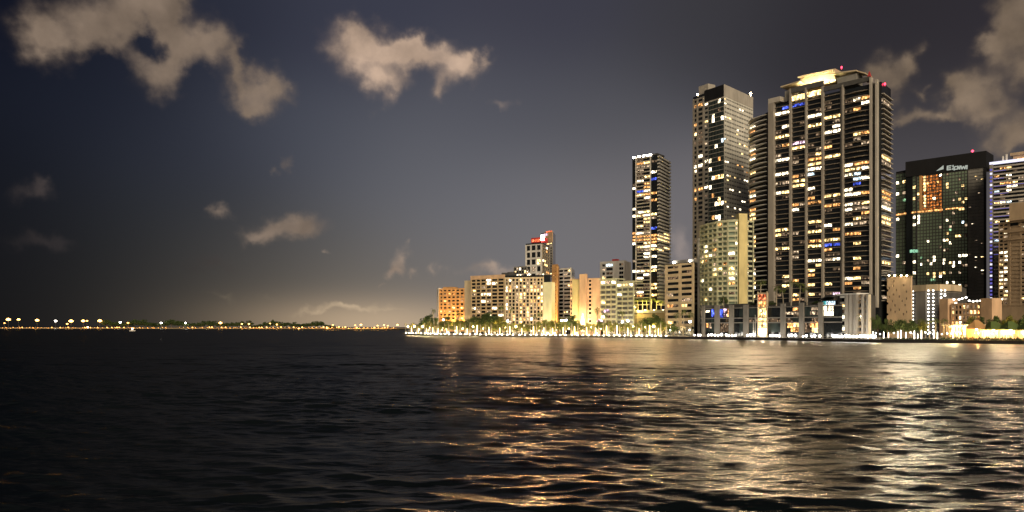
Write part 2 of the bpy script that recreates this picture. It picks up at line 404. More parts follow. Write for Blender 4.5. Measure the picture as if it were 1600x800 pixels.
# ------------------------------------------------------------------ water
def make_water():
    nc, nr = 860, 1350
    tt = np.concatenate([np.linspace(-2.2, -1.0, 50, endpoint=False), np.linspace(-1.0, 1.0, nc-100), np.linspace(1.0, 2.2, 51)[1:]])
    nc = len(tt)
    yy = np.concatenate([8400/np.linspace(420, 2.0, nr), np.array([6500, 11000, 20000, 45000])])
    dy = np.gradient(yy)
    Y = np.repeat(yy[:, None], nc, 1); Xg = Y*tt[None, :]; H = np.zeros_like(Y); DX = np.zeros_like(Y); DY = np.zeros_like(Y)
    DYs = np.repeat(dy[:, None], nc, 1); DXs = np.maximum(Y*0.0028, 0.05)
    rng = np.random.default_rng(4)
    for i in range(92):
        lam = 0.9*(8.0/0.9)**(i/73.0)*rng.uniform(.9, 1.1)          # chop, then a few longer waves
        th = math.radians(90-13)+rng.normal(0, .50 if lam < 4 else .32)
        k = 2*math.pi/lam; kx, ky = k*math.cos(th), k*math.sin(th)
        slope = 0.030 if lam < 1.5 else 0.031 if lam < 3.2 else .020 if lam < 5 else .011 if lam < 8.5 else .014
        fade = np.clip(lam/(2.0*(abs(math.sin(th))*DYs+abs(math.cos(th))*DXs))-.3, 0, 1)
        grp = 0.75+0.5*np.sin(Xg*rng.uniform(-.05, .05)+Y*rng.uniform(-.05, .05)+rng.uniform(0, 6.28))
        ph = kx*Xg+ky*Y+rng.uniform(0, 6.28)
        a = slope/k*fade*grp
        H += a*np.sin(ph); q = .9*a*np.cos(ph); DX += q*math.cos(th); DY += q*math.sin(th)
    Xo, Yo = Xg+DX, Y+DY
    v = np.stack([Xo, Yo, H], -1).reshape(-1, 3).astype(np.float32)
    R = len(yy)
    idx = np.arange(R*nc).reshape(R, nc)
    q = np.stack([idx[:-1, :-1], idx[:-1, 1:], idx[1:, 1:], idx[1:, :-1]], -1).reshape(-1, 4)
    # the bay behind the eye
    n0 = len(v); extra = np.array([[-60000, -60000, -.02], [60000, -60000, -.02], [60000, 19.9, -.02], [-60000, 19.9, -.02]], np.float32)
    v = np.concatenate([v, extra]); q = np.concatenate([q, np.array([[n0, n0+1, n0+2, n0+3]])])
    me = bpy.data.meshes.new('water'); me.vertices.add(len(v)); me.vertices.foreach_set('co', v.ravel())
    me.loops.add(len(q)*4); me.loops.foreach_set('vertex_index', q.ravel().astype(np.int32))
    me.polygons.add(len(q)); me.polygons.foreach_set('loop_start', np.arange(0, len(q)*4, 4, dtype=np.int32)); me.polygons.foreach_set('loop_total', np.full(len(q), 4, np.int32))
    me.polygons.foreach_set('use_smooth', np.ones(len(q), bool)); me.update(calc_edges=True)
    o = bpy.data.objects.new('water', me); COL.objects.link(o); tag(o, kind='structure')
    m = bpy.data.materials.new('bay_water'); m.use_nodes = True; nt = m.node_tree; b = nt.nodes['Principled BSDF']
    b.inputs['Base Color'].default_value = (.003, .005, .006, 1); b.inputs['Roughness'].default_value = .13; b.inputs['IOR'].default_value = 1.333; b.inputs['Specular IOR Level'].default_value = .5
    g = nt.nodes.new('ShaderNodeNewGeometry')
    prev = None
    for sc, dist, st in (((.028, .045, 1), 3.4, .6), ((.09, .2, 1), .9, .5), ((.40, 1.1, 1), .36, .7), ((1.2, 3.0, 1), .10, .6)):
        mp = nt.nodes.new('ShaderNodeMapping'); mp.inputs['Scale'].default_value = sc; mp.inputs['Rotation'].default_value = (0, 0, math.radians(9))
        nt.links.new(g.outputs['Position'], mp.inputs['Vector'])
        n = nt.nodes.new('ShaderNodeTexNoise'); n.inputs['Scale'].default_value = 1; n.inputs['Detail'].default_value = 2; nt.links.new(mp.outputs[0], n.inputs['Vector'])
        bp = nt.nodes.new('ShaderNodeBump'); bp.inputs['Strength'].default_value = st; bp.inputs['Distance'].default_value = dist; nt.links.new(n.outputs[0], bp.inputs['Height'])
        if prev: nt.links.new(prev.outputs[0], bp.inputs['Normal'])
        prev = bp
    nt.links.new(prev.outputs[0], b.inputs['Normal'])
    # ripples too small to model further out across the bay widen the gloss
    sx = nt.nodes.new('ShaderNodeSeparateXYZ'); nt.links.new(g.outputs['Position'], sx.inputs[0])
    rg = nt.nodes.new('ShaderNodeMapRange'); nt.links.new(sx.outputs[1], rg.inputs[0]); rg.inputs[1].default_value = 25; rg.inputs[2].default_value = 300; rg.inputs[3].default_value = .24; rg.inputs[4].default_value = .35
    nt.links.new(rg.outputs[0], b.inputs['Roughness'])
    # dark diffuse share mixed in evenly to weaken the reflected sky glow
    dk = nt.nodes.new('ShaderNodeBsdfDiffuse'); dk.inputs[0].default_value = (.003, .005, .006, 1)
    mx = nt.nodes.new('ShaderNodeMixShader'); mx.inputs[0].default_value = .62; nt.links.new(dk.outputs[0], mx.inputs[1]); nt.links.new(b.outputs[0], mx.inputs[2])
    nt.links.new(mx.outputs[0], nt.nodes['Material Output'].inputs[0])
    me.materials.append(m)
make_water()

# ------------------------------------------------------------------ land
GZ = 1.3
SHORE = [(628, 745), (634, 690), (650, 655), (700, 600), (770, 549), (920, 509), (1040, 467), (1200, 410), (1360, 354), (1480, 332), (1600, 311), (1800, 285), (2300, 262)]
def shore_y(px):
    for (a, ya), (b, yb) in zip(SHORE[1:-1], SHORE[2:]):
        if a <= px <= b: t = (px-a)/(b-a); return 1/((1-t)/ya+t/yb)
    return SHORE[-1][1] if px > 1000 else SHORE[1][1]
sp = [W(px, y) for px, y in SHORE]
mb = MB(); mb.prism(sp+[(900, 400), (900, 2600), (-60, 2600), (-95, 1100)], -3, GZ)
tag(mb.build('land', M['paving']), kind='structure')
# sea wall: a low pale lip on the point, a dock face coloured black for its shade towards the right
def strip(mb, pts, z0, z1, out, inn):
    for (a, b) in zip(pts[:-1], pts[1:]):
        f = Face(a, b); f.box(mb, -.02, f.L+.02, -inn, out, z0, z1)
mb = MB(); strip(mb, [W(p, y) for p, y in SHORE[1:7]], -1.5, GZ+.08, .25, .9)
tag(mb.build('seawall', M['pale_seawall']), 'low weathered concrete seawall round the palm-lined point', 'seawall')
mb = MB(); strip(mb, [W(p, y) for p, y in SHORE[6:]], -1.5, GZ+.10, 1.6, .9)
tag(mb.build('seawall', M['seawall']), 'dark wet seawall in front of the podium and the right-hand park', 'seawall')

# far causeway on the left
cw = [(-500, 3500), (0, 3000), (160, 2800), (300, 2500), (430, 2150), (545, 1700), (600, 1800), (640, 2100), (700, 2300)]
mb = MB()
f_ = [W(p, y) for p, y in cw]
for a, b in zip(f_[:-1], f_[1:]):
    mb.prism([a, b, (b[0]+30, b[1]+90), (a[0]+30, a[1]+90)], -2, 2.2)
tag(mb.build('causeway_land', M['soil']), kind='structure')
mb = MB()
for a, b in zip(f_[:-1], f_[1:]):
    f = Face(a, b); f.box(mb, 0, f.L, -12, -4, 2.22, 4.6)
tag(mb.build('causeway_wall', M['sand']), 'low pale parapet along the far causeway under its sodium lamps', 'parapet')

# ------------------------------------------------------------------ towers
# -- the big residential tower with rows of balconies
def tower_b():
    A, Bp = W(1203, 482), W(1377, 432)
    f = Face(A, Bp)
    Lf = Face(W(1171, 507), A)                              # the set-back left end
    Rf = Face(Bp, W(1392, 446))
    foot = [Lf.A, A, Bp, W(1392, 446), W(1392, 500), W(1180, 560)]; foot = [(p[0], p[1]) for p in foot]
    b = Building('residential_tower', 'tallest broad balcony tower with a glowing rooftop box, right of centre', 'tower', foot)
    zt = f.z(1205, 163); zL = Z(186, 500)
    b.body([(A[0], A[1]), Bp, W(1392, 446), W(1392, 500), W(1235, 535)], GZ, zt-1.5, M['glass'], 'glazing')
    b.body([(Lf.A.x, Lf.A.y), (A[0]-.3, A[1]+.2), W(1233, 537), W(1180, 560)], GZ, zL, M['glass'], 'glazing')
    nf = 42; zs = arange(22, zt-3, nf)
    edges = [1203, 1212, 1237, 1261, 1287, 1314.5]; us = [f.at(x) for x in edges]; us[0] = 0.2
    b.facade(f, [us[0]+1.2]+us[2:], zs, None, 0, slab=M['balcony_slab'], slab_d=1.0, slab_t=.32, p=.2, pal='faint', sub=2, gap=.7, rail=.05)
    ur = [f.at(1319), f.at(1360)]
    zs2 = arange(22, zt-4.5, nf)
    b.facade(f, ur, zs2, None, 0, slab=M['balcony_slab'], slab_d=.7, slab_t=.32, bulge=1.6, p=.22, pal='faint', sub=3, gap=.5, rail=.05)
    # piers; the dark grey strip stands in for the shade of a recess
    for x0, x1, dd, zz, ma in [(1203.5, 1212, 2.6, zt, 'pier'), (1235.3, 1238.2, 2.0, f.z(1236, 140), 'pier'), (1260, 1262.4, 2.0, f.z(1261, 138), 'pier'), (1285.5, 1288.5, 2.0, f.z(1287, 136), 'pier'),
                               (1314, 1317, 1.2, f.z(1316, 130), 'darkgrey'), (1317.2, 1319.5, 1.8, f.z(1316, 134), 'pier'), (1361, 1364.3, 2.4, f.z(1364, 122), 'concrete'), (1370, 1373.2, 2.4, f.z(1372, 125), 'concrete')]:
        q = MB(); f.box(q, f.at(x0), f.at(x1), .004, dd, 18, zz); b.part('pier', q, M[ma])
    # left fans and edge-on right end: paler slab colours stand in for light
    b.facade(Lf, [0, Lf.L*.88], arange(22, zL-1, 40), None, 0, slab=M['white'], slab_d=1.0, slab_t=.34, bulge=3.2, p=.34, pal='warm', sub=2, gap=.8, rail=.05)
    b.facade(Rf, [0.4, Rf.L], arange(22, zt-8, 41), None, 0, slab=M['slab'], slab_d=1.3, slab_t=.34, p=.10, pal='gold', sub=1, gap=.6, rail=.05, slab_name='side_balcony')
    # side wing balconies beyond the twin pier
    # top floors and crown
    q = MB(); f.box(q, f.at(1238), f.at(1288), .3, 1.9, f.z(1262, 141), f.z(1262, 133)); f.box(q, f.at(1288.5), f.at(1361), .3, 1.6, f.z(1330, 134), f.z(1330, 127)); b.part('parapet', q, M['darkgrey'])
    for x0, x1, y0, y1 in ((1240, 1259.5, 157, 149), (1263, 1285, 151, 143)):
        b.window(f, f.at(x0), f.at(x1), 1.92, f.z((x0+x1)/2, y0), f.z((x0+x1)/2, y1), 'Y', True)
    q = MB(); z0, z1 = f.z(1270, 134), f.z(1270, 113); f.box(q, f.at(1247), f.at(1301), -16, -3, z0, z1)
    box = b.part('rooftop_box', q, M['cream'])
    q = MB()
    for k in range(5):
        uu = f.at(1250+k*11.5); f.box(q, uu, uu+2.6, -2.3, -1.6, z0+.6, z0+1.2)
    b.part('uplight', q, M['crownlight'], box)
    # floodlights washing the rooftop box
    for k in range(3):
        ld = bpy.data.lights.new('crown_uplight', 'SPOT'); ld.energy = 5500; ld.color = (1, .82, .46); ld.spot_size = math.radians(150); ld.shadow_soft_size = .6
        lo = bpy.data.objects.new('crown_uplight', ld); COL.objects.link(lo); lo.parent = box
        pt = f.p(f.at(1256+k*17), 1.2, z0+1.5); lo.location = pt
        lo.rotation_euler = Vector((f.n.x*-.55, f.n.y*-.55, .35)).to_track_quat('-Z', 'Y').to_euler()
    # sloping wing canopies
    q = MB(); zz = lambda x, y: f.z(x, y)
    def canopy(xa, ya, xb, yb, d0, d1, t=.7):
        ua, ub = f.at(xa), f.at(xb); za, zb = zz(xa, ya), zz(xb, yb)
        q.hull8([f.p(ua, d1, za-t), f.p(ub, d1, zb-t), f.p(ub, d0, zb-t), f.p(ua, d0, za-t), f.p(ua, d1, za), f.p(ub, d1, zb), f.p(ub, d0, zb), f.p(ua, d0, za)])
    canopy(1222, 136, 1252, 127, -14, 2); canopy(1245, 119, 1300, 107, -17, -1, .9); canopy(1299, 114, 1338, 109, -12, 0)
    canopy(1338, 109, 1349, 112, -12, -2)
    b.part('roof_canopy', q, M['cream'])
    q = MB(); f.box(q, f.at(1306), f.at(1336), -10, -2, f.z(1320, 133), f.z(1320, 117)); f.box(q, f.at(1225), f.at(1240), -12, -1, zt, f.z(1230, 141)); b.part('plant_room', q, M['grey'])
    q = MB(); q.lathe([(2.0, 0), (1.5, 2.2), (.2, 6)], f.p(f.at(1355), -3, f.z(1355, 126)), 4); b.part('corner_fin', q, M['red'])  # red colour stands in for red light on the fin
    q = MB(); q.prism([(f.p(u, d, 0)[0], f.p(u, d, 0)[1]) for u, d in ((f.at(1203.5), 2.5), (f.at(1222), 2.5), (f.at(1226), -8), (f.at(1203.5), -8))], zt+.004, zt+3); b.part('roof_block', q, M['concrete'])
    for x, y in ((1309, 102), (1249, 118), (1377, 128)):
        q = MB(); u = f.at(x); z = f.z(x, y); q.lathe([(.1, -1.2), (.1, -.5), (.45, -.5), (.5, .1), (.3, .5)], f.p(u, -5, z), 8); b.part('beacon', q, M['beacon'])
    H1 = [(80,370,'W'),(218,290,'W'),(210,350,'W'),(210,400,'Y'),(210,447,'O'),(208,527,'W'),(205,600,'W'),(200,670,'D'),(205,700,'Y'),(172,712,'W'),(300,200,'Y'),(380,305,'W'),(375,360,'Y'),(245,243,'B'),(280,245,'B'),
          (285,435,'P'),(290,483,'Y'),(290,535,'D'),(290,637,'Y'),(300,660,'Y'),(285,790,'W'),(285,765,'O'),(380,495,'Y'),(375,520,'O'),(370,548,'Y'),(375,572,'W'),(370,600,'C'),(370,677,'W'),(370,730,'O'),(370,755,'O'),
          (485,320,'D'),(485,345,'W'),(480,375,'W'),(485,505,'Y'),(460,720,'Y'),(480,770,'O'),(625,228,'W'),(600,228,'W'),(650,228,'W'),(615,395,'Y'),(640,395,'O'),(555,560,'W'),(630,580,'W'),(600,580,'Y'),(650,580,'W'),(600,560,'O'),(620,615,'C'),(590,615,'C'),(650,615,'W'),(555,620,'W'),(610,665,'B'),
          (550,700,'W'),(600,697,'W'),(640,695,'O'),(550,755,'W'),(545,790,'W'),(610,760,'D'),(740,245,'D'),(730,520,'Y'),(735,715,'O'),(735,745,'O'),(735,790,'W'),(85,490,'Y'),(85,520,'Y'),(120,490,'O'),(85,615,'T'),(85,715,'O'),(85,745,'O'),(80,790,'O')]
    H2 = [(100,45,'O'),(310,30,'W'),(520,10,'O'),(600,25,'W'),(650,20,'D'),(795,25,'W'),(795,65,'Y'),(400,105,'Y'),(500,125,'W'),(600,105,'W'),(670,100,'D'),(225,150,'Y'),(225,180,'Y'),(420,158,'Y'),(590,165,'O'),(670,170,'O'),
          (85,215,'O'),(90,240,'Y'),(400,215,'O'),(410,245,'Y'),(480,212,'Y'),(515,238,'B'),(225,258,'Y'),(515,297,'W'),(785,205,'D'),(85,322,'Y'),(215,315,'D'),(420,305,'W'),(385,360,'Y'),(785,380,'Y'),
          (100,405,'Y'),(300,420,'O'),(595,405,'W'),(660,405,'Y'),(85,460,'W'),(225,455,'Y'),(410,445,'Y'),(510,440,'Y'),(655,460,'O'),(300,500,'Y'),(410,497,'Y'),(515,497,'P'),(90,520,'Y')]
    b.light(H1, 1160, 90, 3.333, pair=.6); b.light(H2, 1160, 320, 3.6375, pair=.6); b.finish(spill=60, power=5600, out=3.9, col=(1, .70, .40))
tower_b()

# -- dark glass tower with a grey banded right side (behind, left of it)
def tower_a():
    P0, P1, P2, P3 = W(1083, 585), W(1101, 575), W(1131, 560), W(1176, 592)
    b = Building('glass_tower', 'slab tower with black glass left side and grey banded right side', 'tower', None)
    z1 = Z(133, 560); zl = Z(152, 585)
    b.body([(P1[0], P1[1]), P2, P3, W(1150, 640), W(1118, 625)], GZ, z1, M['glass'], 'glazing')
    b.body([P0, (P1[0]-.1, P1[1]+.05), W(1117.5, 626), W(1095, 632)], GZ, zl, M['glass'], 'glazing')
    L0, L1, Rr = Face(P0, P1), Face(P1, P2), Face(P2, P3)
    nf = 46; zs = arange(24, z1-9, nf)
    b.facade(L0, [0, L0.L*.40, L0.L*.98], arange(24, zl-3, 44), M['pier'], 1.4, .6, 1.3, .4, p=.10, pal='warm', sub=1)
    b.facade(L1, [0, L1.L*.2], zs, M['grey'], .3, .3, 1.6, .28, p=.10, sub=1, wall_name='floor_bands')
    b.facade(L1, arange(L1.L*.22, L1.L, 5), zs, M['concrete'], 0, .3, .36, .14, p=.03, pal='warm', glass='podium_glass', wall_name='floor_bands', gap=.25)
    b.facade(Rr, arange(0, Rr.L, 12), zs, M['pale_grey'], .5, .30, 2.1, .36, p=.045, pal='warm', glass='grey_glass', gap=.3)
    q = MB(); L1.box(q, 0, L1.L, .003, .3, z1-8.2, z1+.5); b.part('parapet', q, M['black'])
    q = MB(); Rr.box(q, 0, Rr.L, .003, .45, z1-8.0, z1+.6); b.part('parapet', q, M['concrete'])
    q = MB(); L0.box(q, L0.L*.45, L0.L+3, -8, -.5, zl, Z(135, 580)); b.part('plant_room', q, M['concrete'])
    q = MB(); L0.box(q, L0.L*.45, L0.L*.99, .61, 1.1, 15, Z(345, 575)); b.part('pier', q, M['pier'], label='plain grey pier below the corner balconies')
    for x, y in ((1173, 146), (1090, 148)):
        q = MB(); q.lathe([(.12, -5), (.12, -.4), (.7, -.4), (.8, .2), (.4, .8)], (X(x, 592), 592, Z(y, 592)), 8); b.part('beacon', q, M['lampp'])
    H = [(245,245,'Y'),(225,265,'W'),(240,265,'W'),(155,283,'W'),(95,300,'O'),(125,290,'O'),(180,352,'W'),(225,343,'W'),(245,345,'W'),(262,348,'Y'),(276,350,'Y'),(320,312,'W'),(333,316,'W'),(100,430,'Y'),(80,432,'Y'),(103,390,'O'),(225,460,'C'),(240,460,'C'),(260,465,'D'),(195,500,'W'),(320,485,'Y'),(345,490,'Y'),(365,492,'Y'),
         (130,555,'W'),(165,577,'W'),(150,580,'W'),(215,570,'W'),(235,572,'W'),(255,573,'W'),(210,555,'O'),(90,595,'W'),(120,605,'W'),(80,618,'W'),(75,595,'W'),(310,590,'O'),(335,592,'O'),(175,620,'W'),(175,655,'W'),(190,652,'O'),(205,650,'Y'),(225,650,'Y'),(250,655,'W'),(270,655,'Y'),(295,660,'Y'),(260,672,'Y'),(350,640,'O'),(335,680,'W'),(350,680,'W'),(370,680,'W'),
         (95,715,'O'),(150,715,'W'),(175,712,'W'),(120,718,'O'),(270,712,'W'),(285,715,'W'),(312,740,'W'),(210,780,'Y'),(230,780,'Y'),(250,782,'Y'),(335,785,'W'),(352,785,'W'),(190,785,'W'),(97,780,'O'),(155,395,'D'),(345,375,'D'),(345,412,'D')]
    H2 = [(320,655,'W'),(360,645,'W'),(365,685,'W'),(315,685,'O'),(320,505,'W'),(350,500,'Y'),(370,498,'W'),(400,495,'Y'),(425,493,'Y'),(520,560,'W'),(470,540,'W')]
    b.light(H, 1060, 80, 3.333); b.light(H2, 1070, 240, 6.667); b.finish(spill=26, power=6500, out=.8, col=(1, .70, .40))
tower_a()

# -- slim tower
def slim_tower():
    P0, P1, P2 = W(988, 655), W(1027, 640), W(1046, 668)
    b = Building('slim_tower', 'slim isolated tower with an orange lit band across its middle', 'tower', None)
    z1 = Z(244, 645)
    b.body([P0, P1, P2, W(1012, 690)], GZ, z1, M['glass'], 'glazing')
    L, R_ = Face(P0, P1), Face(P1, P2); nf = 42; zs = arange(26, z1-1, nf)
    us = [0.3, L.L*.15]; b.facade(L, us, zs, None, 0, p=.1, pal='white', gap=.1)
    q = MB(); L.box(q, L.L*.16, L.L*.175, .003, 1.4, 20, z1+1); L.box(q, L.L*.74, L.L*.755, .003, 1.4, 20, z1); b.part('pier', q, M['white'])
    b.facade(L, [L.L*.18, L.L*.46, L.L*.74], zs, None, 0, slab=M['slab'], slab_d=1.3, slab_t=.5, p=.38, pal='mixed', gap=.2, rail=.3, sub=1)
    b.facade(L, [L.L*.77, L.L*.98], zs, None, 0, p=.14, pal='mixed', gap=.1)
    b.facade(R_, [0, R_.L*.5, R_.L], zs, None, 0, slab=M['white'], slab_d=1.5, slab_t=.7, p=.06, pal='warm', gap=.3, rail=.8, slab_name='balcony', glass='grey_glass')
    q = MB(); L.box(q, -.3, L.L+.3, -12, .4, z1, z1+1.4); b.part('parapet', q, M['darkgrey'])
    q = MB()
    for x in (991, 999, 1006, 1012, 1017):
        L.box(q, L.at(x)-.9, L.at(x)+.9, .45, .9, z1+.1, z1+1.3)
    b.part('roof_lights', q, M['lampw'])
    H = [(130,115,'O'),(185,110,'Y'),(130,155,'D'),(255,205,'W'),(120,265,'W'),(180,225,'Y'),(185,290,'O'),(235,265,'B'),(70,340,'W'),(200,325,'O'),(125,365,'B'),(235,385,'O'),(180,390,'O'),(70,525,'W'),(180,540,'Y'),(65,575,'W'),(120,570,'Y'),(180,565,'W'),(245,560,'Y'),(185,600,'Y'),(240,605,'D'),(120,690,'Y'),(180,650,'Y'),(235,690,'B'),
         (65,755,'O'),(120,770,'R'),(180,770,'O'),(260,770,'O'),(300,770,'Y'),(340,770,'O'),(65,795,'O'),(120,795,'R'),(180,795,'Y'),(260,795,'Y'),(300,795,'O'),(340,795,'Y')]
    H2 = [(60,130,'W'),(120,75,'R'),(180,75,'O'),(280,60,'Y'),(350,60,'O'),(160,140,'W'),(230,140,'W'),(150,195,'W'),(185,225,'W'),(235,220,'W'),(65,285,'D'),(225,320,'W'),(60,355,'W'),(130,380,'W'),(170,360,'Y'),(230,370,'Y'),(60,470,'Y'),(50,505,'W'),(225,490,'Y'),(220,520,'Y'),(130,545,'W')]
    b.light(H, 980, 235, 5.714); b.light(H2, 980, 360, 5.714)
    for w in b.wins:
        px, py = proj(w[0].p((w[1]+w[2])/2, 0, (w[4]+w[5])/2))
        if 364.5 < py < 379.5: w[6] = 'O' if px < 1024 else 'Y'; w[7] = True
    b.finish(spill=20, power=7500, out=2.0, col=(1, .72, .40))
    c = Building('podium', 'blank pale podium with floodlit palms on its roof, below the slim tower', 'podium', None)
    c.body([W(984, 612), W(1038, 592), W(1044, 640), W(990, 650)], GZ, Z(486, 600), M['cream'])
    q = MB(); g = Face(W(984, 612), W(1038, 592)); g.box(q, 0, g.L, .003, .5, Z(489, 600), Z(484.5, 600)); c.part('parapet', q, M['white'])
    c.facade(g, arange(1, g.L-1, 6), [GZ+1, GZ+5], M['cream'], .7, .3, .8, .25, p=.7, pal='gold', wall_name='shopfront'); c.finish()
slim_tower()

# -- curved pale balcony block in front of the glass tower
def curved_block():
    b = Building('curved_block', 'curved pale green balcony block below the black glass tower', 'apartment block', None)
    c = [W(1096, 512), W(1108, 500), W(1122, 491), W(1138, 485), W(1153, 483)]
    zt = [Z(360, 512), Z(356, 500), Z(349, 491), Z(343, 485), Z(339, 483)]
    z1 = Z(343, 483)
    b.body(c+[W(1176, 486), W(1176, 530), W(1100, 545)], GZ, z1-1.2, M['glass'], 'glazing')
    zs = arange(14, z1-1, 19)
    for i in range(4):
        f = Face(c[i], c[i+1])
        b.facade(f, [0, f.L/2, f.L] if i < 3 else [0, f.L*.72, f.L], zs, M['greenwhite'], .35, 1.15, .0, .1, slab=M['greenwhite'], slab_d=1.3, slab_t=.45, rail=.85, p=.16, pal='gold', glass='green_glass', wall_name='pier')
    q = MB(); f = Face(W(1153, 483), W(1166, 484)); f.box(q, 0, f.L, -3, 1.6, GZ, Z(334, 483)); b.part('stair_tower', q, M['yellowr'])
    f = Face(W(1166, 484), W(1176, 488)); b.facade(f, [0.2, f.L], zs, M['greenwhite'], .4, .9, .0, .1, slab=M['greenwhite'], slab_d=1.1, slab_t=.45, rail=.7, p=.4, pal='gold', wall_name='pier')
    f = Face(W(1092, 517), W(1099, 511)); q = MB(); f.box(q, 0, f.L, -6, 1, GZ, Z(372, 514)); b.part('end_wall', q, M['white'])
    q = MB(); q.prism([W(1098, 512), W(1122, 492), W(1152, 485), W(1165, 486), W(1165, 510), W(1110, 530)], z1-1.0, z1+.6); b.part('roof', q, M['greenwhite'])
    q = MB(); q.prism([W(1136, 495), W(1158, 492), W(1158, 505), W(1138, 508)], z1+.61, z1+3.5); b.part('plant_room', q, M['darkgrey'])
    H = [(265,365,'W'),(90,300,'W'),(95,340,'W'),(120,365,'W'),(160,320,'O'),(210,475,'Y'),(270,470,'Y'),(265,505,'Y'),(265,578,'W'),(405,100,'Y'),(405,155,'Y'),(160,450,'D'),(215,430,'O'),(300,605,'O'),(120,660,'W'),(400,545,'W'),(90,435,'O'),(315,155,'D'),(130,240,'D'),(225,440,'O')]
    b.light(H, 1090, 330, 5.333); b.finish(spill=10, power=5000, out=1.8, col=(1, .78, .44))
curved_block()

# -- dark office tower on the right
def office_tower():
    P0, P1 = W(1416, 596), W(1541, 558); f = Face(P0, P1)
    b = Building('office_tower', 'dark glass office tower with an amber patch and rooftop sign', 'office tower', None)
    z1 = f.z(1541, 236.5)
    b.body([P0, P1, W(1541, 610), W(1430, 650)], GZ, z1-1, M['glass'], 'glazing')
    g = Face(W(1400, 606), W(1432, 590)); zg = Z(268, 604)
    b.body([W(1400, 606), W(1432, 590), W(1436, 640), W(1408, 650)], GZ, zg, M['glass'], 'glazing')
    zs = arange(24, zg-2, 36)
    b.facade(g, arange(0, g.L*.98, 6), zs, M['darkgrey'], .3, .2, .6, .16, p=.03, pal='office', wall_name='mullions', glass='green_glass', floor_var=False)
    ua, ub, uc = f.at(1433), f.at(1472), f.at(1512)
    zs = arange(24, z1-12, 40)
    b.facade(f, arange(ua, ub, 8), zs, M['darkgrey'], .3, .2, .6, .16, p=.04, pal='office', wall_name='mullions', glass='green_glass', floor_var=False)
    b.facade(f, arange(ub+.4, uc, 8), zs, M['darkgrey'], .3, .2, .6, .16, p=.05, pal='office', wall_name='mullions', glass='green_glass', floor_var=False)
    b.facade(f, arange(uc+.4, f.L-1.5, 5), zs, M['grey'], .2, .16, 1.9, .3, p=.04, pal='office', wall_name='stone_bay', glass='grey_glass', floor_var=False)
    q = MB(); f.box(q, -.2, f.L+.2, -20, 1.2, z1-11.5, z1+.3); b.part('parapet', q, M['black'])
    q = MB(); f.box(q, f.L-1.4, f.L+.15, .003, .9, 20, z1-11.6); b.part('corner_pier', q, M['black'])
    q = MB(); f.box(q, f.at(1437), f.at(1441), .2, .7, f.z(1439, 330), f.z(1439, 266)); b.part('lift_shaft', q, M['orange'])
    # horizontal band of light
    q = MB(); g.box(q, .3, g.L, .34, .5, g.z(1415, 335), g.z(1415, 332.6)); b.part('light_band', q, M['O'])
    q = MB(); f.box(q, f.at(1434), f.at(1473), .34, .5, f.z(1453, 331), f.z(1453, 328.4)); b.part('light_band', q, M['O'])
    q = MB(); f.box(q, f.at(1478), f.at(1505), .34, .5, f.z(1490, 326.5), f.z(1490, 324.8)); b.part('light_band', q, M['O'])
    q = MB(); q.lathe([(.15, -3), (.15, -.3), (.8, -.3), (.9, .3), (.4, .9)], f.p(f.at(1519), -1, f.z(1519, 236)), 8); b.part('beacon', q, M['beacon'])
    # orange room light shining through one block of the facade
    for w in b.wins:
        px, py = proj(w[0].p((w[1]+w[2])/2, 0, (w[4]+w[5])/2))
        if 1436 < px < 1475 and 266 < py < 330 and not (px > 1462 and py < 272): w[6] = 'A'; w[7] = True
    H = [(60,385,'W'),(135,370,'Y'),(55,500,'W'),(125,490,'D'),(178,450,'W'),(178,530,'W'),(178,605,'W'),(245,435,'Y'),(245,485,'Y'),(245,530,'Y'),(380,375,'O'),(450,360,'O'),(500,305,'W'),(420,525,'W'),(570,400,'Y'),(575,430,'Y'),(875,310,'Y'),(920,315,'Y'),(885,350,'D'),(885,480,'D'),(690,545,'Y'),(780,540,'Y'),(660,490,'D'),(740,585,'Y'),(620,545,'D'),(700,650,'Y'),(740,640,'Y'),(805,630,'D'),(180,745,'W'),(220,745,'W'),(280,740,'W'),(180,790,'W'),(215,790,'W'),(270,785,'W'),(570,765,'W')]
    H += [(330, 320+i*35, 'Y') for i in range(9)]
    H2 = [(405,605,'D'),(460,600,'D'),(545,575,'C'),(447,550,'W'),(617,575,'W'),(440,645,'Y'),(530,660,'Y'),(510,660,'Y'),(435,690,'Y'),(475,715,'W'),(410,740,'D'),(320,700,'W'),(635,690,'D'),(545,795,'W'),(185,540,'W'),(215,540,'W'),(250,535,'W'),(185,575,'W'),(215,575,'W'),(250,570,'W')]
    H3 = [(110,100,'W'),(265,95,'G'),(210,140,'W'),(260,140,'W'),(320,135,'W'),(350,130,'W'),(430,130,'W'),(460,130,'Y'),(490,125,'W'),(525,125,'W'),(530,85,'W'),(570,85,'W'),(650,90,'W'),(655,165,'W'),(680,185,'W'),(355,100,'W'),(210,210,'W'),(300,215,'Y'),(350,205,'Y'),(390,205,'Y'),(420,205,'Y'),(475,200,'D'),(540,205,'D'),(350,245,'G'),(330,245,'G'),(390,240,'W'),(440,270,'W'),(490,270,'W'),(150,130,'D')]
    b.light(H, 1395, 230, 6.667); b.light(H2, 1380, 220, 4.445); b.light(H3, 1380, 380, 4.445); b.finish(spill=26, power=10500, out=.9, col=(1, .84, .55))
    # sign strokes on the parapet and on the shoulder
    s = empty('rooftop_sign', (0, 0, 0)); tag(s, 'white lit rooftop sign with a wedge mark on the dark office tower', 'sign')
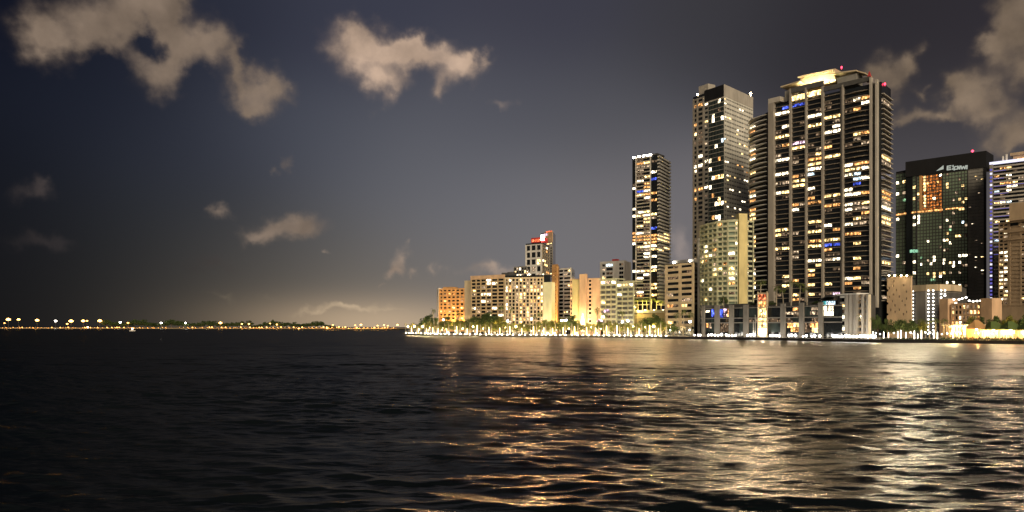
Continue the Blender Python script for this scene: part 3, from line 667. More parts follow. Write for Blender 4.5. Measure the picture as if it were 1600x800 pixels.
    def stroke(mb, ff, x0, y0, x1, y1, t, d):
        u0, u1, z0, z1 = ff.at(x0), ff.at(x1), ff.z(x0, y0), ff.z(x1, y1); dz, du = z1-z0, u1-u0; l = math.hypot(du, dz); a, c = -dz/l*t/2, du/l*t/2
        mb.hull8([ff.p(u0-a, d+.3, z0-c), ff.p(u1-a, d+.3, z1-c), ff.p(u1-a, d, z1-c), ff.p(u0-a, d, z0-c), ff.p(u0+a, d+.3, z0+c), ff.p(u1+a, d+.3, z1+c), ff.p(u1+a, d, z1+c), ff.p(u0+a, d, z0+c)])
    q = MB(); k = 70/1600
    mk = lambda x, y: (1455+x*k, 250+y*k)
    u = [f.p(f.at(mk(x, y)[0]), 1.25, f.z(*mk(x, y))) for x, y in ((205, 400), (460, 335), (460, 200))]; u2 = [f.p(f.at(mk(x, y)[0]), 1.6, f.z(*mk(x, y))) for x, y in ((205, 400), (460, 335), (460, 200))]
    q.v = u+u2; q.f = [(3, 4, 5), (0, 1, 4, 3), (1, 2, 5, 4), (2, 0, 3, 5), (2, 1, 0)]; q.m = [0]*5
    q.build('wedge_mark', M['sign'], s)
    for name, sts in (('letter', [(580, 235, 740, 215), (600, 215, 590, 370), (590, 300, 720, 285), (590, 365, 740, 340)]), ('letter', [(800, 190, 800, 270), (790, 300, 790, 360)]), ('letter', [(830, 345, 950, 335), (850, 250, 930, 240), (840, 250, 840, 380)]),
                      ('letter', [(960, 215, 970, 345), (965, 220, 1040, 340), (1040, 345, 1050, 210)]), ('letter', [(1080, 215, 1120, 340), (1120, 340, 1170, 230), (1170, 230, 1220, 335), (1220, 335, 1260, 200)]), ('letter', [(1300, 195, 1290, 340)])):
        q = MB()
        for a in sts: stroke(q, f, *mk(a[0], a[1]), *mk(a[2], a[3]), .75, 1.25)
        q.build(name, M['sign'], s)
    s = empty('facade_sign', (0, 0, 0)); tag(s, 'small green-white lit sign low on the dark office tower shoulder', 'sign')
    k = 50/1333; mk = lambda x, y: (1405+x*k, 375+y*k)
    for sts in ([(340, 510, 430, 370), (360, 480, 450, 480)], [(470, 510, 500, 410), (470, 510, 560, 500)], [(540, 400, 530, 510)], [(590, 420, 690, 420), (590, 420, 600, 510), (600, 505, 690, 500)], [(720, 420, 800, 430), (720, 500, 800, 490), (720, 420, 720, 500)]):
        q = MB()
        for a in sts:
            stroke(q, Face(W(1400, 606), W(1472, 586)) if False else g, *mk(a[0], a[1]), *mk(a[2], a[3]), .7, .52)
        q.build('letter', M['signg'], s)
office_tower()

# -- blue lit tower and the sand tower cut by the right edge
def right_towers():
    P0, P1 = W(1547, 528), W(1640, 505); f = Face(P0, P1); z1 = f.z(1547, 258)
    b = Building('blue_lit_tower', 'tower edged with violet-blue light strips behind the sand-coloured tower', 'tower', None)
    b.body([P0, P1, W(1640, 560), W(1553, 570)], GZ, z1, M['glass'], 'glazing')
    zs = arange(18, z1-2, 38)
    b.facade(f, arange(2.2, f.L, 9), zs, None, 0, slab=M['concrete'], slab_d=1.3, slab_t=.5, rail=.5, p=.34, pal='mixed', gap=.3)
    q = MB(); f.box(q, 0, 1.9, .003, 1.8, 10, z1); b.part('corner_pier', q, M['grey'])
    for i, z in enumerate(zs[:-1]):
        q = MB(); f.box(q, .3, 1.6, 1.82, 2.1, z+.2, z+1.5); b.part('light_strip', q, M['ledviolet' if i % 3 else 'ledwhite'])
    for i, z in enumerate(zs[15::2]):
        a = random.uniform(.08, .3)*f.L; q = MB(); f.box(q, 2.4, f.L*random.uniform(.25, .5) if i % 3 else f.L, 1.32, 1.42, z-.40, z-.12); b.part('light_strip', q, M['ledviolet'])
    q = MB(); f.box(q, 0, f.L, -.3, 2.0, z1+.01, z1+1.6); b.part('parapet', q, M['ledwhite'])
    q = MB(); f.box(q, f.at(1566), f.at(1569), 0, .5, z1+1.62, z1+5); f.box(q, f.at(1571.5), f.at(1574.5), 0, .5, z1+1.62, z1+6); b.part('roof_letters', q, M['white'])
    q = MB(); f.box(q, f.at(1582), f.L, -16, -2, z1+.02, f.z(1590, 242)); f.box(q, f.at(1578), f.L, -18, -.5, f.z(1590, 241.6), f.z(1590, 237.5)); b.part('penthouse', q, M['sand'])
    q = MB(); f.box(q, f.at(1584), f.L, -1.9, -1.4, f.z(1590, 250), f.z(1590, 247)); b.part('cove_light', q, M['O']); b.finish(spill=22, power=12000, out=1.8, col=(1, .76, .52))
    # sand tower
    P0, P1 = W(1556, 478), W(1640, 448); f = Face(P0, P1)
    b = Building('sand_tower', 'sand-coloured stepped tower cut by the right edge of the view', 'tower', None)
    zt = f.z(1590, 345); b.body([W(1561, 476), P1, W(1640, 500), W(1568, 505)], GZ, zt, M['sand'])
    b.body([W(1577, 466), W(1639.5, 447.5), W(1640, 452), W(1578, 471)], zt+.01, f.z(1590, 318), M['sand'])
    zs = arange(20, zt-1, 21)
    b.facade(Face(W(1561, 476), W(1577, 470)), [0, 3.0, 6.2], zs, M['sand'], .5, .5, 1.2, .4, p=.62, pal='white')
    g = Face(W(1577, 470), P1)
    b.facade(g, [0, g.L*.30, g.L*.42, g.L*.54, g.L*.8], zs, M['sand'], 1.0, .5, 1.5, .4, p=.15, pal='gold', skip=(0,))
    q = MB()
    for yy in (345, 360, 372):
        g.box(q, -3, g.L, .55, 1.5, Z(yy+2.4, 465), Z(yy, 465))
    b.part('terrace_band', q, M['sand'])
    q = MB(); g.box(q, g.L*.05, g.L*.25, .52, .8, Z(352, 465), Z(346.5, 465)); b.part('terrace_glass', q, M['glass'])
    b.finish(spill=10, power=9000, out=2.0, col=(1, .72, .44))
right_towers()

# -- podium at the water below the big tower
def podium():
    A, Bp = W(1094, 462), W(1316, 386); f = Face(A, Bp)
    b = Building('waterfront_podium', 'low dark glass podium with grey columns on the seawall', 'podium', None)
    zt = f.z(1200, 478.5)
    b.body([A, Bp, W(1325, 425), W(1100, 500)], GZ, zt, M['glass'], 'glazing')
    cols = [(1098, 1102), (1118, 1125), (1140.5, 1147), (1163, 1170), (1221, 1228), (1250, 1257), (1280, 1287)]
    for x0, x1 in cols:
        q = MB(); f.box(q, f.at(x0), f.at(x1), .003, 1.1, GZ, zt+1.2); b.part('column', q, M['column_grey'])
    for yy in (480, 496.5, 504):
        q = MB(); z = f.z(1200, yy); f.box(q, 0, f.L, .003, .75, z-.28, z+.28); b.part('floor_band', q, M['column_grey'])
    q = MB(); f.box(q, 0, f.at(1100), -20, 0, zt+.004, f.z(1100, 476.5)); f.box(q, f.at(1100), f.L, -22, -18, zt+.004, zt+2.5); b.part('terrace_wall', q, M['darkgrey'])
    # terrace rail and roof terrace lights
    def lit(x0, x1, y0, y1, m): b.window(f, f.at(x0), f.at(x1), .09, f.z(1200, y1), f.z(1200, y0), m, True)
    for a in ((1112, 1117.5, 481, 494, 'B'), (1125.5, 1130, 482, 495, 'B'), (1119.5, 1125, 482, 488, 'B'), (1136, 1147, 481, 494, 'O'), (1095, 1098, 483, 492, 'D'), (1103, 1109, 483, 486, 'W'), (1103, 1107, 504.5, 512, 'O'), (1108, 1112, 505, 513, 'D'),
              (1131, 1136, 480.5, 487, 'P'), (1131, 1136, 489, 494, 'P'), (1239, 1249.5, 482, 486, 'O'), (1225.5, 1249, 488, 492, 'D'), (1268, 1279, 482, 486, 'D'), (1266, 1279, 488, 493, 'D'), (1230, 1239, 505, 512, 'O'), (1240, 1250, 504.5, 511, 'Y'), (1236, 1249.5, 512, 518, 'O'),
              (1266, 1279, 503, 511, 'O'), (1269, 1279, 512, 519, 'Y')):
        lit(*a)
    H = []
    # unlit storefront panes between the columns
    for (a, c), (e, g) in zip(cols[:-1], cols[1:]):
        for y0, y1 in ((481, 495), (497.5, 503), (505, 519)):
            n = 2
            for j in range(n):
                x0 = c+(e-c)*j/n; x1 = c+(e-c)*(j+1)/n
                b.window(f, f.at(x0)+.2, f.at(x1)-.2, .05, f.z(1200, y1), f.z(1200, y0), random.choice(['glass', 'podium_glass', 'podium_glass', 'E']), False)
    # bright white room near the right end
    lit(1287.5, 1302.5, 479, 487, 'W'); lit(1287.5, 1302.5, 488, 494.5, 'W')
    b.finish()
    # glass pavilion on the podium roof with its blue-white light
    b = Building('roof_pavilion', 'small round-roofed pavilion with cool blue-white light on the podium roof', 'pavilion', None)
    g = Face(W(1284, 402), W(1309, 394)); z0 = zt+.3
    b.body([W(1284, 402), W(1309, 394), W(1312, 402), W(1288, 410)], z0, Z(469, 398), M['glass'], 'glazing')
    b.window(g, g.at(1291), g.at(1305), .08, Z(476, 398), Z(470.5, 398), 'C', True); b.window(g, g.at(1286), g.at(1290.5), .08, Z(476, 398), Z(470.5, 398), 'T', True)
    q = MB()
    for k in range(8):
        t0, t1 = k/8, (k+1)/8; h = lambda t: 1.6*math.sin(math.pi*t)
        zb = Z(468.6, 398); u0, u1 = g.L*(t0*1.2-.1), g.L*(t1*1.2-.1)
        q.hull8([g.p(u0, .9, zb+h(t0)), g.p(u1, .9, zb+h(t1)), g.p(u1, -8, zb+h(t1)), g.p(u0, -8, zb+h(t0)), g.p(u0, .9, zb+h(t0)+.4), g.p(u1, .9, zb+h(t1)+.4), g.p(u1, -8, zb+h(t1)+.4), g.p(u0, -8, zb+h(t0)+.4)])
    b.part('roof', q, M['metal']); b.finish()
    # lit stair tower of yellow rooms
    b = Building('yellow_stair_tower', 'narrow stair tower glowing yellow between the dark podium bays', 'stair tower', None)
    g = Face(W(1184.5, 426), W(1199, 421)); z1 = Z(457, 424)
    b.body([W(1184.5, 426), W(1199, 421), W(1201, 429), W(1187, 434)], GZ, z1, M['sand'])
    zs = [GZ+.4, Z(512, 424), Z(502, 424), Z(496, 424), Z(480, 424), Z(470, 424), Z(459, 424)]
    for i in range(6):
        m = ['W', 'Y', 'Y', 'Y', 'O', 'R'][i]
        n = 2 if i else 1
        for j in range(n): b.window(g, g.L*j/n+.25, g.L*(j+1)/n-.25, .1, zs[i]+.25, zs[i+1]-.3, m, True)
    q = MB()
    for z in zs: g.box(q, -.1, g.L+.1, .003, .4, z-.22, z+.22)
    g.box(q, -.15, .3, .003, .5, GZ, z1+.5); g.box(q, g.L-.3, g.L+.15, .003, .5, GZ, z1+.5)
    b.part('frame', q, M['cream']); b.finish()
    # white finned building at the right end of the podium
    b = Building('finned_building', 'pale low building with tall white fins at the podium end', 'building', None)
    g = Face(W(1309, 392), W(1345, 376)); z1 = g.z(1325, 461)
    b.body([W(1309, 392), W(1361, 369), W(1368, 400), W(1316, 425)], GZ, z1, M['darkgrey'])
    for x0, x1 in ((1308, 1315), (1324, 1329), (1331, 1335.5), (1338, 1343), (1350, 1353), (1357.5, 1361)):
        q = MB(); h = Face(W(1309, 392), W(1361, 369)); h.box(q, h.at(x0), h.at(x1), .003, 1.7, GZ, h.z((x0+x1)/2, 460 if x0 != 1308 else 476)); b.part('fin', q, M['concrete'])
    zs = arange(GZ+3, z1-1, 6)
    b.facade(g, [g.at(1315.5), g.at(1324)], zs, None, 0, slab=M['white'], slab_d=1.2, slab_t=.3, rail=.6, p=.75, pal='white', sub=2)
    b.facade(h, [h.at(1343), h.at(1350), h.at(1357)], zs, None, 0, slab=M['sand'], slab_d=.7, slab_t=.5, p=.3, pal='mixed', rail=.5)
    q = MB(); h.box(q, -.3, h.at(1344), -5, 1.9, z1+.004, z1+.7); b.part('roof_slab', q, M['white']); b.finish()
podium()

# -- low buildings on the right
def right_low():
    f = Face(W(1386, 430), W(1424, 418)); z1 = f.z(1405, 434)
    b = Building('perforated_block', 'orange-beige windowless block pierced by scattered small square holes', 'building', None)
    # the wall is a sheet with real openings: strips of wall around each hole
    P = [(75,270),(75,300),(95,320),(135,295),(70,350),(105,375),(45,380),(130,400),(82,430),(108,455),(57,405),(80,485),(155,345),(155,385),(40,305),(150,435),(55,460),(140,490),(35,490),(30,330),(30,420),(160,470)]
    holes = sorted([(1380+x/4.445, 380+y/4.445) for x, y in P])
    b.body([f.p(0, -.9, 0)[:2], f.p(f.L, -.9, 0)[:2], W(1430, 460), W(1392, 470)], GZ, z1-.3, M['darkgrey'], 'core')
    q = MB(); nu = 17; nz = 27; us = arange(0, f.L, nu); zz = arange(GZ, z1, nz); cell = set()
    for x, y in holes:
        u = f.at(x); z = f.z(x, y); i = int(u/f.L*nu); j = int((z-GZ)/(z1-GZ)*nz)
        if 0 <= i < nu and 0 <= j < nz: cell.add((i, j))
    for j in range(nz):
        i = 0
        while i < nu:
            if (i, j) in cell: i += 1; continue
            k = i
            while k+1 < nu and (k+1, j) not in cell: k += 1
            f.box(q, us[i], us[k+1], -.85, .0, zz[j], zz[j+1]); i = k+1
    b.part('perforated_wall', q, M['peach']); q = MB(); f.box(q, -.2, f.L+.2, -1, .3, z1+.003, z1+.6); b.part('coping', q, M['peach']); b.finish()
    # car park: curved top, plain panel between columns of lamps
    pts = [W(1425, 428), W(1448, 420), W(1466, 416), W(1484, 418), W(1500, 426)]
    b = Building('parking_garage', 'parking garage with stacked white lamps and a curved roof edge', 'garage', None)
    z1 = Z(446, 422); b.body(pts+[W(1510, 460), W(1430, 470)], GZ, z1, M['darkgrey'], 'core')
    zs = arange(GZ+2, z1-4, 7)
    for i in range(4):
        g = Face(pts[i], pts[i+1])
        q = MB(); g.box(q, -.05, g.L+.05, .003, .9, z1-3.2, z1+.3); b.part('roof_edge', q, M['cream'])
        if i == 0:
            q = MB(); g.box(q, g.at(1432), g.L, .003, .7, GZ, z1-3.3); b.part('blank_panel', q, M['grey'])
        for z in zs:
            q = MB(); g.box(q, 0, g.at(1431) if i == 0 else g.L, .003, .3, z-.2, z+.2); b.part('floor_band', q, M['column_grey'])
        if i == 3: continue
        xs = [1428] if i == 0 else ([1451.5, 1459] if i == 1 else [1468.5, 1474.5, 1480.5])
        for n_, x in enumerate(xs):
            for j in range(13):
                if i == 2 and j < 9+2*n_: continue
                z = zs[0]+(zs[-1]+1-zs[0])*j/12; u = g.at(x); q = MB(); q.lathe([(.2, -.4), (.42, -.2), (.42, .2), (.2, .4)], g.p(u, .9, z), 8); b.part('wall_lamp', q, M['dot'])
    b.finish()
    # low salmon building with strings of balcony lamps
    f = Face(W(1470, 404), W(1546, 380)); z1 = f.z(1500, 473)
    b = Building('salmon_lodge', 'low salmon building with rows of warm balcony lamps in front of the dark tower', 'building', None)
    b.body([W(1470, 404), W(1546, 380), W(1552, 412), W(1476, 436)], GZ, z1-1, M['salmon'])
    zs = arange(GZ+3, z1-1.2, 5)
    b.facade(f, arange(f.at(1487), f.at(1533), 8), zs, M['salmon'], .5, .6, 1.0, .5, p=.75, pal='gold', floor_var=False)
    for x0, x1, yy in ((1471, 1484, 467), (1535, 1553, 466)):
        q = MB(); f.box(q, f.at(x0), f.at(x1), -6, 1.5, GZ, f.z((x0+x1)/2, yy)); b.part('end_block', q, M['salmon'])
    q = MB()
    b.finish()
    for x, y in ((1488, 468), (1491, 474), (1501, 466.5), (1507, 465), (1512, 470), (1518, 471), (1524, 470.5), (1530, 470), (1474, 462), (1496, 468)):
        u = f.at(x); z = f.z(x, y); o = empty('roof_lamp', f.p(u, -1.2, z)); q = MB(); q.lathe([(.4, -.3), (.6, .1), (.3, .5)], n=8); q.build('globe', M['dot'], o)
        q = MB(); q.lathe([(.08, z1-z-2), (.08, -.31)], n=6); q.build('post', M['metal'], o); tag(o, 'round white lamp along the roof edge of the low salmon building', 'lamp', 'lamps on the salmon roof')
    # beach bar with a yellow lit front and an orange hut, tents to the right
    f = Face(W(1474, 352), W(1516, 338)); b = Building('beach_bar', 'low open-fronted bar glowing yellow behind the dark hedge', 'bar', None)
    z1 = f.z(1495, 507); b.body([f.p(0, -3, 0)[:2], f.p(f.L, -3, 0)[:2], f.p(f.L, -9, 0)[:2], f.p(0, -9, 0)[:2]], GZ, z1-.5, M['cream'])
    q = MB(); f.box(q, -.5, f.L+.5, -9.5, .6, z1-.45, z1); b.part('roof', q, M['cream'])
    n = 9
    for i in range(n+1):
        q = MB(); u = f.L*i/n; f.box(q, u-.1, u+.1, -.2, 0, GZ, z1-.46); b.part('post', q, M['bark'])
    for i in range(n): b.window(f, f.L*i/n+.2, f.L*(i+1)/n-.2, -2.9, GZ+.4, z1-1.0, random.choice('YYOW'), True)
    b.finish()
    ld = bpy.data.lights.new('bar_light', 'POINT'); ld.energy = 9000; ld.color = (1, .74, .3); ld.shadow_soft_size = .5
    lo = bpy.data.objects.new('bar_light', ld); COL.objects.link(lo); lo.location = f.p(f.L*.35, -.8, z1-1.2); lo.parent = b.root
    lo = bpy.data.objects.new('bar_light', ld); COL.objects.link(lo); lo.location = f.p(f.L*.85, -.8, z1-1.2); lo.parent = b.root
    tents = [(1517, 1537, 500, 330, 'orange', 'orange pitched tent glowing between the bar and the green tents', (1, .42, .08)), (1541, 1566, 502, 326, 'green_cloth', 'green-roofed tent with pale frame, next to the orange tent', (1, .75, .3)),
             (1568, 1592, 502, 321, 'green_cloth', 'green-roofed tent with orange inside near the right edge', (1, .5, .15)), (1594, 1622, 503, 316, 'green_cloth', 'green-roofed tent cut by the right edge of the view', (1, .5, .15))]
    for x0, x1, yt, Y, mat, lab, lc in tents:
        r = empty('tent', (X((x0+x1)/2, Y), Y, GZ)); tag(r, lab, 'tent'); w = X(x1, Y)-X(x0, Y); h = Z(yt, Y)-GZ; e = h*.62
        q = MB(); q.v = [(-w/2, -3, e), (w/2, -3, e), (w/2, 4, e), (-w/2, 4, e), (-w/6, .5, h), (w/6, .5, h), (-w/2, -3, e-.5), (w/2, -3, e-.5), (w/2, 4, e-.5), (-w/2, 4, e-.5)]
        q.f = [(0, 1, 5, 4), (1, 2, 5), (2, 3, 4, 5), (3, 0, 4), (6, 7, 1, 0), (7, 8, 2, 1), (8, 9, 3, 2), (9, 6, 0, 3)]; q.m = [0]*8; q.build('canopy', M[mat], r)
        for sx in (-1, -.33, .33, 1):
            for sy in (-2.9, 3.9):
                q = MB(); q.box(sx*(w/2-.1)-.09, sx*(w/2-.1)+.09, sy-.09, sy+.09, 0, e-.4); q.build('post', M['white'], r)
        q = MB(); q.box(-w/2+.3, w/2-.3, -2.4, -1.6, 0, 1.1); q.build('counter', M['cream'], r)
        q = MB(); q.box(-w/2+.2, w/2-.2, 3.6, 3.75, 0, e-.5); q.build('back_sheet', M['sand' if mat != 'orange' else 'orange'], r)
        q = MB(); q.lathe([(.12, -.3), (.4, -.1), (.4, .2), (.15, .4)], (0, .5, e-.7), 8); q.build('lantern', M['lampp'], r)
        ld = bpy.data.lights.new('tent_light', 'POINT'); ld.energy = 2600; ld.color = lc; ld.shadow_soft_size = .4
        lo = bpy.data.objects.new('tent_light', ld); COL.objects.link(lo); lo.location = (0, -.5, e-1.2); lo.parent = r
right_low()

# -- apartment blocks of the point, left of the slim tower
def point_blocks():
    # ochre block at the left end
    f = Face(W(686, 665), W(746, 645)); z1 = f.z(715, 451)
    b = Building('ochre_block', 'ochre orange apartment block at the left end of the skyline', 'apartment block', None)
    b.body([W(686, 665), W(746, 645), W(750, 690), W(692, 705)], GZ, z1, M['glass'], 'glazing')
    zs = arange(GZ+2, z1-.6, 12)
    b.facade(f, arange(0, f.L, 9), zs, M['orange'], 1.6, .5, 1.6, .42, p=.42, pal='gold')
    q = MB(); g = Face(W(684, 672), W(686, 665)); g.box(q, 0, g.L, -2, .6, GZ, z1+1); b.part('end_wall', q, M['white'])
    q = MB(); f.box(q, f.at(690), f.at(705), -10, -2, z1+.004, z1+1.8); b.part('plant_room', q, M['orange']); b.finish(spill=10, power=13500, out=2.4, col=(1, .55, .23))
    # long beige block: left wing
    f = Face(W(736, 610), W(789, 590)); z1 = f.z(760, 432)
    b = Building('beige_block', 'wide beige apartment block with dark balcony bays and ribbed right half', 'apartment block', None)
    b.body([W(736, 610), W(789, 590), W(860, 582), W(862, 640), W(745, 660)], GZ, z1, M['glass'], 'glazing')
    zs = arange(GZ+2, z1-2, 15)
    b.facade(f, [0, f.L*.16, f.L*.3, f.L*.46, f.L*.62, f.L*.8, f.L], zs, M['beige'], 1.0, .5, 1.0, .42, p=.30, pal='white')
    q = MB(); f.box(q, 0, f.L, .003, .7, z1-2, z1+.9); b.part('cornice', q, M['salmon'])
    g = Face(W(789, 590), W(850, 583)); z2 = g.z(820, 433)
    b.facade(g, arange(0, g.L, 11), arange(GZ+2, z2-1, 15), M['cream'], 1.0, .9, .75, .4, p=.5, pal='gold')
    q = MB(); h = Face(W(850, 583), W(862.5, 580)); h.box(q, 0, h.L, -12, 1.0, GZ, Z(441, 582)); b.part('blank_wall', q, M['greenwhite'])
    q = MB(); f.box(q, f.at(722), f.at(735.5), -14, -3, GZ, f.z(728, 438)); b.part('side_wing', q, M['cream'])
    q = MB(); f.box(q, f.at(735.6), f.at(741), -14, -4, GZ, f.z(738, 437)); b.part('recess', q, M['darkgrey'])
    q = MB(); f.box(q, f.at(780), f.at(788), -9, -3, z1+.004, z1+2.4); f.box(q, f.at(789), f.at(797), -9, -3, z1+.004, z1+2.8); b.part('roof_plant', q, M['darkgrey'])
    b.finish(spill=24, power=13500, out=2.4, col=(1, .55, .23))
    # dark reddish block peeping over it
    f = Face(W(803, 760), W(823, 750)); z1 = f.z(812, 417); b = Building('maroon_block', 'small dark reddish block peeping over the beige block roof', 'apartment block', None)
    b.body([W(803, 760), W(823, 750), W(826, 790), W(806, 800)], GZ, z1, M['glass'], 'glazing')
    b.facade(f, arange(0, f.L, 5), arange(GZ+20, z1-.5, 13), M['grey'], .6, .4, .9, .35, p=.35, pal='warm'); b.finish()
    # white gridded tower with a red lit roof
    f = Face(W(821.5, 905), W(847, 890)); g = Face(W(847, 890), W(858, 935)); z1 = Z(379, 892)
    b = Building('gridded_tower', 'white tower with square gridded openings and red lit roof', 'tower', None)
    b.body([W(821.5, 905), W(847, 890), W(858, 935), W(832, 950)], GZ, z1, M['glass'], 'glazing')
    zs = arange(28, z1-2.5, 9)
    b.facade(f, arange(0, f.L, 3), zs, M['white'], 1.8, .9, 2.2, .8, p=.14, pal='white'); b.facade(g, arange(0, g.L, 4), arange(28, z1-2.5, 18), M['cream'], 1.0, .5, 1.6, .45, p=.2, pal='gold')
    q = MB(); f.box(q, f.L*.3, f.L*.92, -14, -1, z1+.5, Z(371, 895)); roof = b.part('roof_house', q, M['red'])
    q = MB(); f.box(q, f.L*.36, f.L*.86, -.98, -.5, z1+1.5, z1+4.5); b.part('roof_light', q, M['R'])
    q = MB(); f.box(q, f.L*.9, f.L*1.05, -3, -.9, z1+3, z1+8.5); b.part('roof_lamp', q, M['lampw']); b.finish(spill=4, power=13500, out=2.4, col=(1, .55, .23))
    f = Face(W(846, 985), W(864, 965)); z1 = Z(363, 975); b = Building('pink_topped_tower', 'taller pale tower with pinkish top behind the white gridded tower', 'tower', None)
    b.body([W(846, 985), W(864, 965), W(868, 1005), W(850, 1020)], GZ, z1, M['glass'], 'glazing')
    b.facade(f, [0, f.L*.45, f.L*.75, f.L], arange(30, z1-14, 26), M['concrete'], 1.8, .6, 1.8, .5, p=.12, pal='warm')
    q = MB(); f.box(q, f.L*.3, f.L, .003, .8, z1-13, z1+.6); b.part('top_band', q, M['salmon'])
    q = MB(); f.box(q, f.L*.15, f.L*.6, .81, 1.1, z1-4.5, z1-1.5); b.part('roof_light', q, M['P']); 
    q = MB(); f.box(q, f.L*.45, f.L*.95, .81, 1.2, z1-.3, z1+1.2); b.part('roof_light', q, M['R']); b.finish()
    # narrow orange slab
    f = Face(W(862.8, 588), W(871.5, 583)); z1 = Z(413, 585); b = Building('orange_slab', 'narrow floodlit orange slab standing beside the beige block', 'apartment block', None)
    b.body([W(862.8, 588), W(871.5, 583), W(874, 612), W(866, 617)], GZ, z1, M['orange'])
    b.facade(f, [0, f.L*.45, f.L], arange(GZ+8, z1-2, 15), M['orange'], 1.7, .3, 2.0, .25, p=.06, pal='gold'); b.finish()
    # building with pale balconies
    f = Face(W(872.5, 628), W(893, 615)); z1 = Z(419, 622); b = Building('striped_block', 'pale block with a dark window column, left of the salmon block', 'apartment block', None)
    b.body([W(872.5, 628), W(893, 615), W(898, 650), W(878, 660)], GZ, z1, M['glass'], 'glazing')
    b.facade(f, [0, f.L*.42, f.L], arange(GZ+4, z1-1, 16), M['white'], .9, .5, 1.1, .45, p=.28, pal='white', skip=(1,))
    b.facade(f, [f.L*.45, f.L], arange(GZ+4, z1-1, 16), None, 0, slab=M['white'], slab_d=1.2, slab_t=.5, rail=.8, p=.25, pal='warm', sub=2); b.finish(spill=6, power=13500, out=2.4, col=(1, .55, .23))
    # salmon block with fin and floodlit panel
    f = Face(W(891, 575), W(938, 560)); z1 = f.z(915, 435); b = Building('salmon_block', 'salmon block with a tall central fin and floodlit yellow wall', 'apartment block', None)
    b.body([W(891, 575), W(938, 560), W(945, 600), W(896, 612)], GZ, z1, M['salmon'])
    q = MB(); f.box(q, f.at(908), f.at(918), .003, 2.4, GZ, f.z(913, 428.5)); b.part('fin', q, M['salmon'])
    q = MB(); f.box(q, f.at(895), f.at(907), .003, .6, GZ, f.z(900, 437)); b.part('lit_panel', q, M['yellowr'])
    zs = arange(GZ+5, z1-1, 12)
    b.facade(f, [f.at(919.5), f.at(925)], zs, M['salmon'], .5, .4, 1.3, .35, p=.08, pal='gold')
    b.facade(f, [f.at(891.3), f.at(894.5)], zs, M['salmon'], .3, .5, 1.3, .4, p=.2, pal='gold')
    b.finish(spill=6, power=13500, out=2.4, col=(1, .55, .23))
    for x, e, c in ((901, 9000, (1, .72, .28)), (911, 14000, (1, .85, .55)), (932, 7000, (1, .6, .25)), (867, 9000, (1, .5, .1)), (700, 12000, (1, .55, .15)), (728, 12000, (1, .55, .15)), (856, 5000, (1, .8, .5))):
        Y = {901: 566, 911: 562, 932: 556, 867: 577, 700: 650, 728: 643, 856: 574}[x]
        r = empty('floodlight', (X(x, Y), Y, GZ)); tag(r, {901: 'floodlight washing the yellow panel of the salmon block', 911: 'strongest floodlight, at the foot of the salmon fin', 932: 'floodlight at the right foot of the salmon block', 867: 'floodlight at the foot of the narrow orange slab', 700: 'floodlight at the left foot of the ochre block', 728: 'floodlight at the right foot of the ochre block', 856: 'floodlight below the blank end wall of the beige block'}[x], 'floodlight')
        q = MB(); q.lathe([(.5, 0), (.5, .25), (.15, .3), (.15, .8)], n=8); q.build('base', M['metal'], r)
        q = MB(); q.lathe([(.3, .8), (.6, .9), (.7, 1.4), (.3, 1.5)], n=8); q.build('lens', M['lampp'], r)
        ld = bpy.data.lights.new('flood', 'SPOT'); ld.energy = e*5; ld.color = c; ld.spot_size = math.radians(95); ld.spot_blend = .8; ld.shadow_soft_size = .5
        lo = bpy.data.objects.new('flood', ld); COL.objects.link(lo); lo.parent = r; lo.location = (0, 0, 1.9); lo.rotation_euler = Vector((0, .42, 1)).to_track_quat('-Z', 'Y').to_euler()
    # terraced balcony block
    f = Face(W(938.5, 562), W(964, 552)); g = Face(W(964, 556), W(991, 545)); b = Building('terraced_block', 'pale greenish block of long stacked balconies right of the salmon block', 'apartment block', None)
    za, zb = f.z(950, 437), g.z(978, 441)
    b.body([W(938.5, 562), W(964, 552), W(967, 590), W(943, 600)], GZ, za, M['glass'], 'glazing'); b.body([W(964.2, 556), W(991, 545), W(995, 585), W(968, 592)], GZ, zb, M['glass'], 'glazing')
    for h, z in ((f, za), (g, zb)):
        b.facade(h, arange(0, h.L, 3), arange(GZ+4, z-.5, 10), M['greenwhite'], .6, .9, .9, .4, slab=M['greenwhite'], slab_d=1.8, slab_t=.5, rail=1.0, p=.35, pal='mixed', glass='grey_glass')
    q = MB(); f.box(q, -.2, f.L, -10, 2, za+.004, za+.8); g.box(q, 0, g.L+.2, -10, 2, zb+.004, zb+.8); b.part('roof_slab', q, M['greenwhite']); b.finish(spill=12, power=13500, out=2.4, col=(1, .55, .23))
    # white block with blue lit windows behind
    f = Face(W(937.5, 815), W(977, 795)); z1 = f.z(955, 408); b = Building('white_block', 'white block with blue lit top windows, behind the terraced block', 'apartment block', None)
    b.body([W(937.5, 815), W(977, 795), W(986, 835), W(946, 850)], GZ, z1, M['white'])
    zs = arange(z1-29, z1-2.5, 6)
    b.facade(f, [f.at(x) for x in (940, 946.5, 959)], zs, M['white'], 1.0, .5, 1.6, .42, p=.3, pal='warm'); b.facade(f, [f.at(966.5), f.at(975.5)], zs, M['white'], .8, .5, 1.6, .42, p=.03, sub=2)
    for w in b.wins:
        px, py = proj(w[0].p((w[1]+w[2])/2, 0, (w[4]+w[5])/2))
        if 947 < px < 958 and py < 420: w[6] = 'C'; w[7] = True
    q = MB(); g = Face(W(977, 795), W(986, 812)); g.box(q, 0, g.L, -1, .3, GZ, z1-1); b.part('side_wall', q, M['concrete'])
    q = MB(); f.box(q, f.at(954), f.at(961), -8, -3, z1+.004, z1+2.2); b.part('plant_room', q, M['red']); b.finish()
